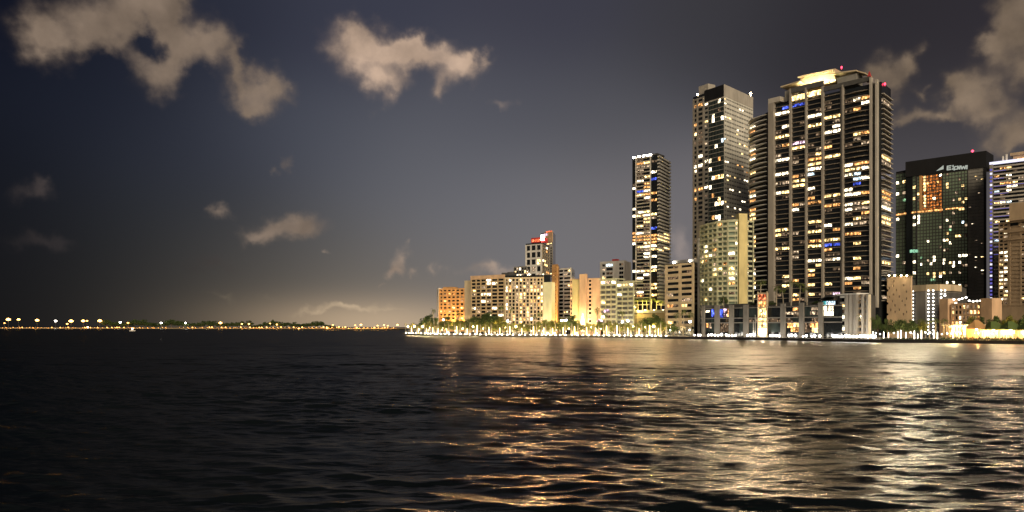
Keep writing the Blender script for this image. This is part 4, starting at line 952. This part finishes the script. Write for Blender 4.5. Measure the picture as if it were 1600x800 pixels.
    # beige mid-rise right of the slim tower
    f = Face(W(1040, 530), W(1085, 508)); z1 = f.z(1060, 411); b = Building('banded_midrise', 'beige mid-rise with dark horizontal window bands right of the slim tower', 'apartment block', None)
    b.body([W(1040, 530), W(1085, 508), W(1092, 550), W(1046, 565)], GZ, z1, M['glass'], 'glazing')
    b.facade(f, [0, f.L*.06, f.L*.5, f.L*.55, f.L*.95, f.L], arange(GZ+6, z1-1.5, 11), M['cream'], .9, .7, 1.9, .6, p=.28, pal='gold', sub=2)
    q = MB(); f.box(q, f.at(1046), f.at(1078), -12, -4, z1+.004, f.z(1062, 405.5)); b.part('penthouse', q, M['grey'])
    for x in (1048, 1073):
        q = MB(); q.lathe([(.3, 0), (.8, .3), (.7, .9), (.2, 1.2)], f.p(f.at(x), -3, z1+.5), 8); b.part('roof_lamp', q, M['lampw'])
    b.finish(spill=10, power=13500, out=2.4, col=(1, .55, .23))
point_blocks()

# ------------------------------------------------------------------ trees
def leaf_mesh(name, blobs, n, size, mat, seed):
    r = random.Random(seed); mb = MB(); tot = sum(b[3]**2*b[4] for b in blobs)
    for (cx, cy, cz, rad, fl) in blobs:
        for _ in range(int(n*rad*rad*fl/tot)):
            while True:
                x, y, z = r.uniform(-1, 1), r.uniform(-1, 1), r.uniform(-1, 1); d = math.sqrt(x*x+y*y+z*z)
                if .35 < d < 1: break
            k = 1+r.uniform(-.15, .18); p = Vector((cx+x*rad*k, cy+y*rad*k, cz+z*rad*fl*k))
            s = size*r.uniform(.6, 1.35); a = Vector((r.gauss(0, 1), r.gauss(0, 1), r.gauss(0, .6))).normalized(); b = a.cross(Vector((r.gauss(0, 1), r.gauss(0, 1), r.gauss(0, 1)))).normalized()
            mb.quad(p-a*s-b*s*.3, p+b*s*.55-a*s*.1, p+a*s, p-b*s*.5+a*s*.15)
    return mb.mesh(name, [mat])

def make_broadleaf(name, seed, mat):
    """unit tree: 1 high, about 1.2 wide"""
    r = random.Random(seed); root = empty(name, (0, -5000, 0))
    blobs = [(0, 0, .66, .26, .8)]
    for i in range(8):
        a = i*.785+r.uniform(-.3, .3); q = r.uniform(.26, .42); blobs.append((q*math.cos(a), q*math.sin(a), r.uniform(.45, .74), r.uniform(.13, .23), r.uniform(.6, .9)))
    for i in range(4): blobs.append((r.uniform(-.2, .2), r.uniform(-.2, .2), r.uniform(.78, .9), r.uniform(.09, .14), .8))
    o = bpy.data.objects.new('crown', leaf_mesh('crown', blobs, 2100, .034, mat, seed)); COL.objects.link(o); o.parent = root
    mb = MB(); mb.lathe([(.035, -.02), (.026, .2), (.02, .5), (.008, .7)], n=7, lean=(r.uniform(-.05, .05), 0))
    for b in blobs[1:7]:
        d = Vector(b[:3]); s = Vector((0, 0, .3)); t = (d-s).cross(Vector((0, 0, 1))).normalized()*.010; k = Vector((0, 0, .010))
        mb.hull8([s-t-k, s+t-k, s+t+k, s-t+k, d-t*.4-k*.4, d+t*.4-k*.4, d+t*.4+k*.4, d-t*.4+k*.4])
    mb.build('trunk', M['bark'], root); return root

def make_palm(name, seed, fr=15, droop=1.0, L=2.6, th=1.0):
    """trunk 1 unit high is scaled per copy: built 9 m tall"""
    r = random.Random(seed); root = empty(name, (0, -5000, 0)); H = 9.0; lx, ly = r.uniform(-.7, .7), r.uniform(-.3, .3)
    mb = MB(); mb.lathe([(.30*th, -.1), (.22*th, .6), (.20*th, 4), (.23*th, 6), (.15*th, 8.2), (.10, H)], n=8, lean=(lx, ly)); mb.build('trunk', M['trunk'], root)
    mb = MB()
    for i in range(fr):
        a = 2*math.pi*i/fr+r.uniform(-.2, .2); el = r.uniform(-.15, 1.15); ln = L*r.uniform(.8, 1.15)
        pts = []; p = Vector((lx, ly, H-.1)); ang = el
        for s in range(8):
            pts.append(p.copy()); p = p+Vector((math.cos(a)*math.cos(ang), math.sin(a)*math.cos(ang), math.sin(ang)))*ln/7; ang -= droop*.30*r.uniform(.7, 1.2)
        side = Vector((-math.sin(a), math.cos(a), 0))
        for s in range(1, 7):
            w = .62*math.sin(math.pi*(s+.6)/8.2)*ln/2.6; p0, p1 = pts[s], pts[s+1]; m_ = p0.lerp(p1, .62)
            for sg in (-1, 1):
                tip = p0.lerp(p1, 1.1)+side*sg*w+Vector((0, 0, -.42*w)); mb.quad(p0, m_, tip+Vector((0, 0, -.04)), tip.lerp(p0, .25)+Vector((0, 0, -.02)))
        for s in range(7):
            t = side*.045; mb.quad(pts[s]-t, pts[s]+t, pts[s+1]+t*.6, pts[s+1]-t*.6)
    mb.build('crown', M['frond'], root); return root

protos = {}
def use(kind, loc, scale, rz, label, group=None, name=None):
    """first use takes the prototype itself, later ones copy it with its parts"""
    root, used = protos[kind]; o = copy_tree(root) if used else root; protos[kind] = (root, True)
    o.location = loc; o.scale = scale if isinstance(scale, tuple) else (scale,)*3; o.rotation_euler = (0, 0, rz)
    tag(o, label, 'palm' if 'palm' in kind else 'tree')
    if group: o['group'] = group
    elif 'group' in o: del o['group']
    return o
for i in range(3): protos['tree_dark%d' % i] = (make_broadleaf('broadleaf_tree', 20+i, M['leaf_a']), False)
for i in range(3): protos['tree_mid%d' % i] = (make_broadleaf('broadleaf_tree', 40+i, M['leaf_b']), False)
for i in range(3): protos['palm%d' % i] = (make_palm('palm_tree', 60+i, 15, 1.0, 2.7), False)
for i in range(2): protos['palm_royal%d' % i] = (make_palm('palm_tree', 80+i, 12, .8, 2.3, 1.35), False)
DK = ['tree_dark0', 'tree_dark1', 'tree_dark2']; MD = ['tree_mid0', 'tree_mid1', 'tree_mid2']; PM = ['palm0', 'palm1', 'palm2']; RY = ['palm_royal0', 'palm_royal1']

def tree(px, Y, top, wpx, kind, label, group=None, base=None):
    z0 = GZ if base is None else base; h = Z(top, Y)-z0; w = wpx/F*Y
    return use(kind, (X(px, Y), Y, z0-.05), (w/1.12, w/1.12, h/.98), random.uniform(0, 6.28), label, group)
def palm(px, Y, top, kind, label, group=None, base=None, spread=1.0):
    z0 = GZ if base is None else base; h = (Z(top, Y)-z0-1.2)/9.0
    k = max(.62, min(1.15, h))*spread
    return use(kind, (X(px, Y), Y, z0-.05), (k, k, h), random.uniform(0, 6.28), label, group)

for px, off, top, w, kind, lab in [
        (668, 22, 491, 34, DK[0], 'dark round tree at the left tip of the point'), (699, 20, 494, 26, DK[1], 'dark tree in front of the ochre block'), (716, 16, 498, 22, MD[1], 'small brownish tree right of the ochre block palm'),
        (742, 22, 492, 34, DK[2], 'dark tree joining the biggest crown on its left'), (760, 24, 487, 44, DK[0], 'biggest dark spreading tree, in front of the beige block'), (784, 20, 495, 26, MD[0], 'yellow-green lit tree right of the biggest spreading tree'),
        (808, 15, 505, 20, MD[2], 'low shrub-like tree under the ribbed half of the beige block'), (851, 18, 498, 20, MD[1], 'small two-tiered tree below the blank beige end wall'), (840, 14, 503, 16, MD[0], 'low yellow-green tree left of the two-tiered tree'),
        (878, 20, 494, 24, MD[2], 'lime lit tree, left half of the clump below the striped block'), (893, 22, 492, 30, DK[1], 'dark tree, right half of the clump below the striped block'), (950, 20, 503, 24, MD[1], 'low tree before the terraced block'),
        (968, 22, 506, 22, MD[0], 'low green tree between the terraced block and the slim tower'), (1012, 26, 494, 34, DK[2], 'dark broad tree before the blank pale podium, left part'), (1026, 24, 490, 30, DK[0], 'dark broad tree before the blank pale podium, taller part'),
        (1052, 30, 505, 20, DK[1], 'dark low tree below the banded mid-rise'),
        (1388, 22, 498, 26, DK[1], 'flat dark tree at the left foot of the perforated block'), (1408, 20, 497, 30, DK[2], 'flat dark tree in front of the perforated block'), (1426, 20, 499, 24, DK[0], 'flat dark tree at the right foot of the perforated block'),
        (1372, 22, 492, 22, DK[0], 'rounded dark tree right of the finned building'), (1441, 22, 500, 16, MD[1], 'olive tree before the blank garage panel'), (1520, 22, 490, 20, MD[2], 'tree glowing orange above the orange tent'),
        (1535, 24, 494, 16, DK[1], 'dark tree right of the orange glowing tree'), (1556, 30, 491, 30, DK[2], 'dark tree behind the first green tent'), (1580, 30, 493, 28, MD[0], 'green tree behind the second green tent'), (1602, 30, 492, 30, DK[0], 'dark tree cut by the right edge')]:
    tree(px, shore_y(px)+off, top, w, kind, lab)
for px, off, top, kind, lab in [
        (678, 26, 483, PM[0], 'tall palm sticking out above the leftmost dark tree'), (717, 30, 486, PM[1], 'palm in front of the ochre block'), (785, 32, 478, PM[2], 'palm at the join of the beige block halves'), (797, 28, 480, PM[0], 'palm in front of the ribbed beige facade, left'),
        (836, 24, 492, PM[1], 'shorter palm of the pair below the ribbed beige facade'), (844, 24, 487, PM[2], 'taller palm of the pair below the ribbed beige facade'), (934, 30, 481, PM[0], 'biggest palm, dark against the salmon block corner'), (945, 26, 489, PM[1], 'palm just right of the biggest dark palm'),
        (970, 30, 485, PM[2], 'palm before the terraced block right part'), (1058, 34, 488, PM[0], 'palm below the banded mid-rise, left'), (1068, 34, 484, PM[1], 'palm below the banded mid-rise, middle'), (1080, 34, 487, PM[2], 'palm below the banded mid-rise, right'),
        (1347, 18, 492, PM[0], 'palm in front of the white fins'), (1360, 16, 494, PM[1], 'palm right of the white fins'), (1438, 24, 496, PM[2], 'palm before the blank garage panel'), (1452, 22, 498, PM[0], 'palm before the garage lamps, left'),
        (1462, 24, 495, PM[1], 'palm before the garage lamps, middle'), (1474, 22, 496, PM[2], 'palm before the garage lamps, right')]:
    palm(px, shore_y(px)+off, top, kind, lab)
# palms on the roof terraces
zp = Z(486, 600)
for px, top in ((990, 470), (997, 467), (1004, 465), (1011, 466), (1018, 464), (1026, 467), (1033, 468), (1040, 471)):
    palm(px, 612, top, random.choice(PM), 'golden floodlit palm in the row on the pale podium roof', 'palms on the pale podium roof', base=zp, spread=1.25)
for px in (993, 1008, 1022, 1036):
    r = empty('uplight', (X(px, 608), 608, zp)); tag(r, 'ground uplight between the golden palms on the podium roof', 'uplight', 'uplights on the pale podium roof')
    q = MB(); q.lathe([(.35, 0), (.5, .2), (.55, 1.2), (.3, 1.3)], n=8); q.build('lens', M['lampp'], r)
    ld = bpy.data.lights.new('palm_uplight', 'POINT'); ld.energy = 15000; ld.color = (1, .74, .16); ld.shadow_soft_size = .4
    lo = bpy.data.objects.new('palm_uplight', ld); COL.objects.link(lo); lo.parent = r; lo.location = (0, -3.5, 3.2)
zt_ = Z(478.5, 424)
for px, Y, top, lab in ((1131, 452, 461, 'dark bushy palm on the podium roof before the curved block'), (1188, 430, 437, 'tall dark palm behind the yellow stair tower'), (1213, 428, 445, 'dark palm on the podium roof right of the stair tower'), (1236, 424, 437, 'tallest dark palm before the big balcony tower'),
                        (1249, 421, 441, 'dark palm right of the tallest terrace palm'), (1261, 419, 447, 'lower dark palm in the terrace group'), (1224, 426, 450, 'lower dark palm left of the tallest terrace palm')):
    palm(px, Y, top, random.choice(PM), lab, base=zt_, spread=1.25)
for px, Y, top, w, lab in ((1131, 455, 463, 15, 'dark round bush on the podium roof'), (1176, 436, 472, 12, 'dark shrub left of the yellow stair tower'), (1206, 430, 470, 18, 'dark planting on the podium roof right of the stair tower'), (1275, 410, 470, 16, 'dark planting left of the roof pavilion')):
    tree(px, Y, top, w, random.choice(DK), lab, base=zt_)
z_ = Z(434, 424)
for px in (1390, 1398, 1406, 1415, 1421): tree(px, 428, 428, 11, random.choice(MD), 'small green shrub on the roof of the perforated block', 'shrubs on the perforated block roof', base=z_)
for px in (1389, 1398, 1408, 1417):
    q = MB(); q.lathe([(.1, 0), (.4, .2), (.45, .6), (.2, .8)], (X(px, 421), 421, z_+.6), 8); tag(q.build('roof_lamp', M['lampp']), 'small warm lamp on the edge of the perforated block roof', 'lamp', 'lamps on the perforated block roof')

# ------------------------------------------------------------------ promenade lamps
def make_lamp(name, h, head, mat, energy, col):
    r = empty(name, (0, -5000, 0))
    q = MB(); q.lathe([(.22, 0), (.2, .3), (.08, .4), (.06, h)], n=7); q.build('post', M['metal'], r)
    q = MB(); q.lathe([(.12, h-.05), (head*.8, h+.1), (head, h+head*.7), (head*.75, h+head*1.4), (.1, h+head*1.7)], n=9); q.build('globe', M[mat], r)
    if energy:
        ld = bpy.data.lights.new('lamp_light', 'POINT'); ld.energy = energy; ld.color = col; ld.shadow_soft_size = head
        lo = bpy.data.objects.new('lamp_light', ld); COL.objects.link(lo); lo.parent = r; lo.location = (0, 0, h+head*1.75+.3)
    return r
def make_column(name, h, mat):
    r = empty(name, (0, -5000, 0))
    q = MB(); q.lathe([(.35, 0), (.35, .35), (.25, .4)], n=8); q.build('base', M['metal'], r)
    q = MB(); q.lathe([(.22, .41), (.24, h*.6), (.2, h)], n=8); q.build('tube', M[mat], r)
    q = MB(); q.lathe([(.27, h+.01), (.27, h+.12), (.05, h+.2)], n=8); q.build('cap', M['metal'], r); return r
M['tube'] = emitter('tube_light', (1.0, .74, .36), 9.0, False); M['tubew'] = emitter('tube_white', (1.0, .88, .72), 8.0, False)
lamps = {'globe': make_lamp('street_lamp', 4.2, .42, 'lamp', 3000, (1, .62, .22)), 'low': make_lamp('garden_lamp', 2.2, .30, 'dot', 1500, (1, .74, .36)), 'col': make_column('light_column', 6.4, 'tube'), 'colw': make_column('light_column', 5.2, 'tubew'),
         'dock': make_lamp('dock_lamp', .55, .36, 'lampw', 160, (1, .95, .85)), 'up': None}
r = empty('palm_uplight', (0, -5000, 0)); q = MB(); q.lathe([(.25, 0), (.3, .2), (.28, .45), (.1, .5)], n=8); q.build('lens', M['lampw'], r)
ld = bpy.data.lights.new('trunk_light', 'POINT'); ld.energy = 1800; ld.color = (1, .80, .45); ld.shadow_soft_size = .3
lo = bpy.data.objects.new('trunk_light', ld); COL.objects.link(lo); lo.parent = r; lo.location = (0, 0, 1.1); lamps['up'] = r
used_l = set()
bay = {}
for k_, e_, c_ in (('col', 7000, (1, .58, .24)), ('colw', 3000, (1, .78, .48)), ('dock', 6000, (1, .70, .40))):
    bay[k_] = bpy.data.lights.new('bay_light', 'SPOT'); bay[k_].energy = e_; bay[k_].color = c_; bay[k_].spot_size = math.radians(30); bay[k_].spot_blend = .7; bay[k_].shadow_soft_size = .35
def lamp(kind, px, Y, label, cat, group, z=GZ, s=1.0):
    o = copy_tree(lamps[kind]) if kind in used_l else lamps[kind]; used_l.add(kind)
    o.location = (X(px, Y), Y, z); o.scale = (s, s, s); tag(o, label, cat, group)
    if kind in bay:        # unseen spot added to put reflections on the water
        lo = bpy.data.objects.new('bay_light', bay[kind]); COL.objects.link(lo); lo.parent = o; lo.location = (0, -.5, 4.4 if kind != 'dock' else 1.6)
        lo.rotation_euler = Vector((-X(px, Y)*.9, -Y, (.15 if kind != 'dock' else .12)*Y)).to_track_quat('-Z', 'Y').to_euler()
    return o
sec = [(633, 690, 'at the left tip'), (690, 745, 'below the ochre block'), (745, 862, 'below the beige block'), (862, 940, 'below the salmon block'), (940, 1044, 'below the terraced block')]
def where(px):
    for a, b, s in sec:
        if a <= px < b: return s
    return 'in the right-hand park'
rr = random.Random(5)
# lit royal palms and light columns along the point
px = 634.0
i = 0
while px < 1042:
    Y = shore_y(px)
    dens = 2.7 if px < 700 else 3.9
    k = i % 4; w = where(px)
    if k in (0, 2):
        palm(px, Y+rr.uniform(5, 9), rr.uniform(500, 506), RY[(i//2) % 2], 'royal palm with floodlit white trunk along the promenade '+w, 'royal palms '+w)
        lamp('up', px+rr.uniform(-.6, .6), Y+3.2, 'ground uplight in front of a royal palm '+w, 'uplight', 'palm uplights '+w)
    elif k == 1:
        lamp('globe', px, Y+rr.uniform(10, 16), 'warm globe street lamp on the promenade '+w, 'street lamp', 'promenade lamps '+w, s=rr.uniform(.9, 1.4))
    else:
        lamp('col', px, Y+rr.uniform(4, 6), 'slim glowing light column on the promenade '+w, 'light column', 'light columns '+w, s=rr.uniform(.7, 1.1))
    px += dens*rr.uniform(.7, 1.35); i += 1
for px in (655, 671, 690, 712, 739, 765, 781, 793, 831, 848, 869, 879, 884, 932, 944, 974, 981, 990, 1000, 1047, 1062, 1078):
    lamp('low', px+rr.uniform(-1, 1), shore_y(px)+rr.uniform(16, 26), 'small round garden lamp among the trees '+where(px), 'garden lamp', 'garden lamps '+where(px), s=rr.uniform(1.0, 1.7))
px = 646.0; i = 0
while px < 1044:
    tree(px, shore_y(px)+rr.uniform(9, 15), rr.uniform(499.5, 506), rr.uniform(13, 22), MD[i % 3], 'low yellow-green tree lit from beneath on the promenade '+where(px), 'low promenade trees '+where(px))
    px += rr.uniform(8, 17); i += 1
for px, py, Y in ((693, 500, 640), (793, 502, 570), (914, 0, 0), (972, 503, 545), (981, 502, 540), (878, 501, 532), (884, 501, 532), (1048, 513, 500), (1078, 503, 470)):
    if not Y: continue
    q = MB(); z = Z(py, Y); q.lathe([(.1, -.5), (.6, -.3), (.8, .3), (.5, .8)], n=9); o = empty('globe_lamp', (X(px, Y), Y, z)); q.build('globe', M['lampw'], o)
    q = MB(); q.lathe([(.12, GZ-z), (.08, -.52)], n=6); q.build('post', M['metal'], o)
    tag(o, 'bright round white lamp on a tall post among the trees '+where(px), 'lamp', 'tall round lamps '+where(px))
# white pole lights and dock lamps by the podium and the right-hand park
for px in (1085, 1091, 1094, 1107, 1112, 1117, 1122, 1127, 1135, 1139, 1144, 1149, 1168, 1173, 1178, 1190, 1194, 1204, 1208, 1213, 1218, 1233, 1237, 1243, 1255, 1260, 1269, 1273, 1281, 1302, 1307, 1312):
    lamp('dock', px, shore_y(px)+3.2, 'low white dock lamp on the seawall below the dark podium', 'dock lamp', 'dock lamps below the podium', s=rr.uniform(1.1, 1.8))
for px in (1316, 1322, 1327, 1333, 1339, 1345, 1351, 1356, 1362, 1367):
    lamp('dock', px, shore_y(px)+3.2, 'low white dock lamp below the white finned building', 'dock lamp', 'dock lamps below the finned building', s=rr.uniform(1.2, 1.9))
px = 1364
while px < 1475:
    if rr.random() < .6: lamp('colw', px, shore_y(px)+rr.uniform(5, 8), 'white glowing light column under the park trees, left of the bar', 'light column', 'light columns of the park', s=rr.uniform(.5, .95))
    else: lamp('low', px, shore_y(px)+rr.uniform(6, 10), 'small round lamp under the park trees, left of the bar', 'garden lamp', 'garden lamps of the park', s=rr.uniform(.9, 1.4))
    px += rr.uniform(4.5, 8.5)
for px in range(1480, 1640, 7):
    lamp('low', px, shore_y(px)+rr.uniform(7, 12), 'small round lamp by the bar and the tents', 'garden lamp', 'garden lamps by the tents', s=rr.uniform(.9, 1.3))
# glowing solid shaped as the flame of uplight at the salmon fin
q = MB(); q.lathe([(1.3, 0), (1.9, 2.5), (1.4, 6), (.5, 10.5), (.1, 13)], (X(910.5, 548), 548, GZ+2.6), 10)
ob = q.build('lit_obelisk', M['tube']); tag(ob, 'white glowing tapering lantern in front of the salmon fin', 'lantern')
q = MB(); q.lathe([(1.5, -2.6), (1.5, -.02)], (X(910.5, 548), 548, GZ+2.6), 10); q.build('plinth', M['concrete'], ob)
# canopy and bush whose own violet glow stands in for light on them
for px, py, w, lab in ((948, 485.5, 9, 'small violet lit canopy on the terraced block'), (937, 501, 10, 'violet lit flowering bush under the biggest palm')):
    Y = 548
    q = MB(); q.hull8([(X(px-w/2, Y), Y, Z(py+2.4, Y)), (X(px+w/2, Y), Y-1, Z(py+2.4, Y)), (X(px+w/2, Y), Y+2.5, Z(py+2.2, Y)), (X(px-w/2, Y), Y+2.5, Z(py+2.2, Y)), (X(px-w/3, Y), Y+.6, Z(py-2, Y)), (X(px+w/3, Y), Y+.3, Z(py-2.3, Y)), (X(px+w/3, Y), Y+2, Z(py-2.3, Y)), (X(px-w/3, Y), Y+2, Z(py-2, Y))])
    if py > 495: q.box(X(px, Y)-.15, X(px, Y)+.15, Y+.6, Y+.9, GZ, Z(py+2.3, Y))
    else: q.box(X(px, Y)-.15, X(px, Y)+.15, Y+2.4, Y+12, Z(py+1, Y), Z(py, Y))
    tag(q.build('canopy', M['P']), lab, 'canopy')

# dark hedge along the right-hand seawall
def hedge(x0, x1, h, label, mat):
    mb = MB(); r = random.Random(int(x0)); n = int((x1-x0)*26)
    for _ in range(n):
        px = r.uniform(x0, x1); Y = shore_y(px)+r.uniform(1.2, 3.2); hh = h*(.7+.45*math.sin(px*.9)*math.sin(px*.37+1)+.2*math.sin(px*2.3)); z = GZ+max(.1, r.random()**.8*hh)
        p = Vector((X(px, Y), Y, z)); s = r.uniform(.14, .3); a = Vector((r.gauss(0, 1), r.gauss(0, 1), r.gauss(0, .7))).normalized(); b = a.cross(Vector((r.gauss(0, 1), r.gauss(0, 1), r.gauss(0, 1)))).normalized()
        mb.quad(p-a*s, p+b*s*.6, p+a*s, p-b*s*.6)
    tag(mb.build('hedge', mat), label, 'hedge')
hedge(1376, 1470, .75, 'low dark hedge on the seawall under the park trees', M['leaf_a']); hedge(1470, 1640, 1.5, 'taller dark hedge on the seawall in front of the bar and tents', M['leaf_a'])
# rail of the dock below the podium
mb = MB(); pts = [W(p, shore_y(p)-.6) for p in (1092, 1140, 1200, 1260, 1316)]
for a, b in zip(pts[:-1], pts[1:]):
    f = Face(a, b); f.box(mb, 0, f.L, -.04, .04, GZ+1.05, GZ+1.13)
    n = int(f.L/2.5)
    for k in range(n): f.box(mb, k*2.5, k*2.5+.06, -.03, .03, GZ+.1, GZ+1.06)
tag(mb.build('railing', M['white']), 'thin white dock railing along the dark podium', 'railing')
# tall white flag poles by the stair tower
for px, top, lab in ((1180, 492, 'thin white mast left of the yellow stair tower'), (1177, 500, 'shorter thin white mast beside the taller one')):
    Y = shore_y(px)+4; q = MB(); q.lathe([(.14, 0), (.07, Z(top, Y)-GZ)], (X(px, Y), Y, GZ), 6); tag(q.build('mast', M['white']), lab, 'mast')

# ------------------------------------------------------------------ far causeway lamps, trees and the bridge
def cw_y(px):
    for (a, ya), (b, yb) in zip(cw[:-1], cw[1:]):
        if a <= px <= b: t = (px-a)/(b-a); return 1/((1-t)/ya+t/yb)
    return cw[-1][1]
def far_lamp(px, py, mat, size, energy, col, label, group=None):
    Y = cw_y(px)+4; h = Z(py, Y)-2.2; r = empty('mast_lamp', (X(px, Y), Y, 2.2)); tag(r, label, 'lamp', group)
    q = MB(); q.lathe([(.5, 0), (.3, h)], n=6); q.build('post', M['metal'], r)
    q = MB(); q.lathe([(size*.2, h), (size*1.15, h+size*.35), (size*1.15, h+size*.9), (size*.2, h+size*1.5)], n=9); q.build('head', M[mat], r)
    if energy:
        ld = bpy.data.lights.new('mast_light', 'POINT'); ld.energy = energy; ld.color = col; ld.shadow_soft_size = size
        lo = bpy.data.objects.new('mast_light', ld); COL.objects.link(lo); lo.parent = r; lo.location = (0, -size*1.3, h)
SOD = (1, .42, .08)
for px, py, m, s, lab in ((7, 505.5, 'lampo', 1.8, 'small orange lamp at the far left end of the causeway'), (13, 501, 'lampf', 5.0, 'big warm lamp, leftmost of the bright causeway lamps'), (29, 500.5, 'lampf', 3.4, 'second bright lamp from the left end of the causeway'), (58, 502, 'lampf', 3.6, 'warm lamp with an orange glow beneath, left part of the causeway'),
                          (87, 502.5, 'lampw', 2.6, 'white lamp between two warm causeway lamps'), (111, 503.5, 'lampf', 5.2, 'large warm lamp on the left part of the causeway'), (105, 507, 'lampo', 2.2, 'small orange lamp just left of a large warm lamp'), (130, 503, 'lampf', 3.4, 'warm lamp, left one of the close pair on the causeway'), (136, 502, 'lampf', 2.2, 'warm lamp, right one of the close pair on the causeway'),
                          (156, 503, 'lampf', 5.4, 'large yellow lamp where the dark far trees begin'), (188, 504.5, 'lampw', 2.8, 'white lamp near the left end of the far trees'), (200, 505.5, 'lampo', 3.0, 'reddish lamp near the left end of the far trees'), (252, 505.5, 'lampw', 2.8, 'lone white lamp in the middle of the far trees'), (290, 505.5, 'lampw', 2.6, 'white lamp left of the star-like far lamp'),
                          (344.5, 506, 'lampf', 4.2, 'star-like bright warm lamp among the far trees'), (378, 507, 'lampf', 2.2, 'left lamp of a pair among the far trees'), (389, 507, 'lampf', 2.3, 'right lamp of a pair among the far trees'), (422, 506, 'lampf', 1.6, 'small lamp in front of the tallest far tree'), (433, 508, 'lampf', 2.3, 'warm lamp right of the tallest far tree'), (467, 514, 'lampf', 1.8, 'low lamp at the waterline below the far trees'),
                          (520, 508.5, 'lampf', 1.5, 'small lamp at the right end of the far trees'), (511, 513.5, 'lampo', 1.6, 'low orange lamp at the right end of the far trees'), (555, 509, 'lampo', 1.5, 'left lamp on the far bridge'), (564, 508.5, 'lampf', 2.2, 'brightest lamp on the far bridge'), (590, 509.5, 'lampo', 1.5, 'small reddish lamp on the far bridge'), (600, 508.5, 'lampf', 1.6, 'left lamp of the pair in mid-bridge'), (606, 509.5, 'lampo', 1.4, 'right lamp of the pair in mid-bridge'), (621, 508.5, 'lampf', 2.2, 'lamp on the far bridge next to the point')):
    o_ = m != 'lampw'; s *= rr.uniform(1.1, 1.6) if px < 170 else 1.0
    far_lamp(px, py, m, s, 16000*s/4 if o_ else 5000, SOD if o_ else (1, .85, .6), lab)
px = 4
while px < 620:
    if not (82 < px < 92 or 262 < px < 276):
        far_lamp(px, 512.2-rr.uniform(0, .5) if px < 540 else 512.6, 'lampo' if rr.random() < (.85 if px < 160 else .55) else 'lampf', rr.choice((.35, .5, .8, 1.5)), 1800, SOD, 'low sodium lamp along the far causeway '+('left of the trees' if px < 160 else 'below the trees' if px < 545 else 'on the bridge'), 'low causeway lamps '+('left' if px < 160 else 'below trees' if px < 545 else 'bridge'))
    px += rr.uniform(3, 8)
px = 166.0
while px < 538:
    Y = cw_y(px)+rr.uniform(20, 70); top = 500+4*(px-166)/372+2.2*math.sin(px*.11)+rr.uniform(-1, 2.0)
    if 408 < px < 432: top -= 3
    if px > 512: top += 4
    if 392 < px < 402: top += 5
    w = rr.uniform(11, 20)
    o = tree(px, Y, top, w, rr.choice(DK), 'dark tree in the far row along the causeway', 'far causeway trees', base=2.0)
    px += w*rr.uniform(.40, .62)
# two little boats with lights
for px, py, lab, s in ((137, 512, 'small far boat with a white anchor light, left of the far trees', 1.6), (207, 516.2, 'white motor launch on the dark water below the far trees', 1.0)):
    Y = 2900 if s > 1 else 8400/6.4; r = empty('boat', (X(px, Y), Y, 0)); tag(r, lab, 'boat')
    L_ = 9*s; q = MB(); q.v = [(-L_/2, -1.4*s, -.3), (L_*.3, -1.4*s, -.3), (L_/2, 0, -.1), (L_*.3, 1.4*s, -.3), (-L_/2, 1.4*s, -.3), (-L_/2, -1.6*s, 1.2*s), (L_*.32, -1.6*s, 1.4*s), (L_*.58, 0, 1.8*s), (L_*.32, 1.6*s, 1.4*s), (-L_/2, 1.6*s, 1.2*s)]
    q.f = [(4, 3, 2, 1, 0), (5, 6, 7, 8, 9), (0, 1, 6, 5), (1, 2, 7, 6), (2, 3, 8, 7), (3, 4, 9, 8), (4, 0, 5, 9)]; q.m = [0]*7; q.build('hull', M['white'], r)
    q = MB(); q.hull8([(-L_*.2, -1.1*s, 1.25*s), (L_*.2, -1.1*s, 1.3*s), (L_*.2, 1.1*s, 1.3*s), (-L_*.2, 1.1*s, 1.25*s), (-L_*.2, -1*s, 2.9*s), (L_*.08, -1*s, 2.9*s), (L_*.08, 1*s, 2.9*s), (-L_*.2, 1*s, 2.9*s)]); q.build('cabin', M['white'], r)
    q = MB(); q.lathe([(.06*s, 2.9*s), (.06*s, 3.6*s), (.8*s, 3.7*s), (.9*s, 4.6*s), (.2*s, 5*s)], n=8); q.build('light', M['lampw'], r)
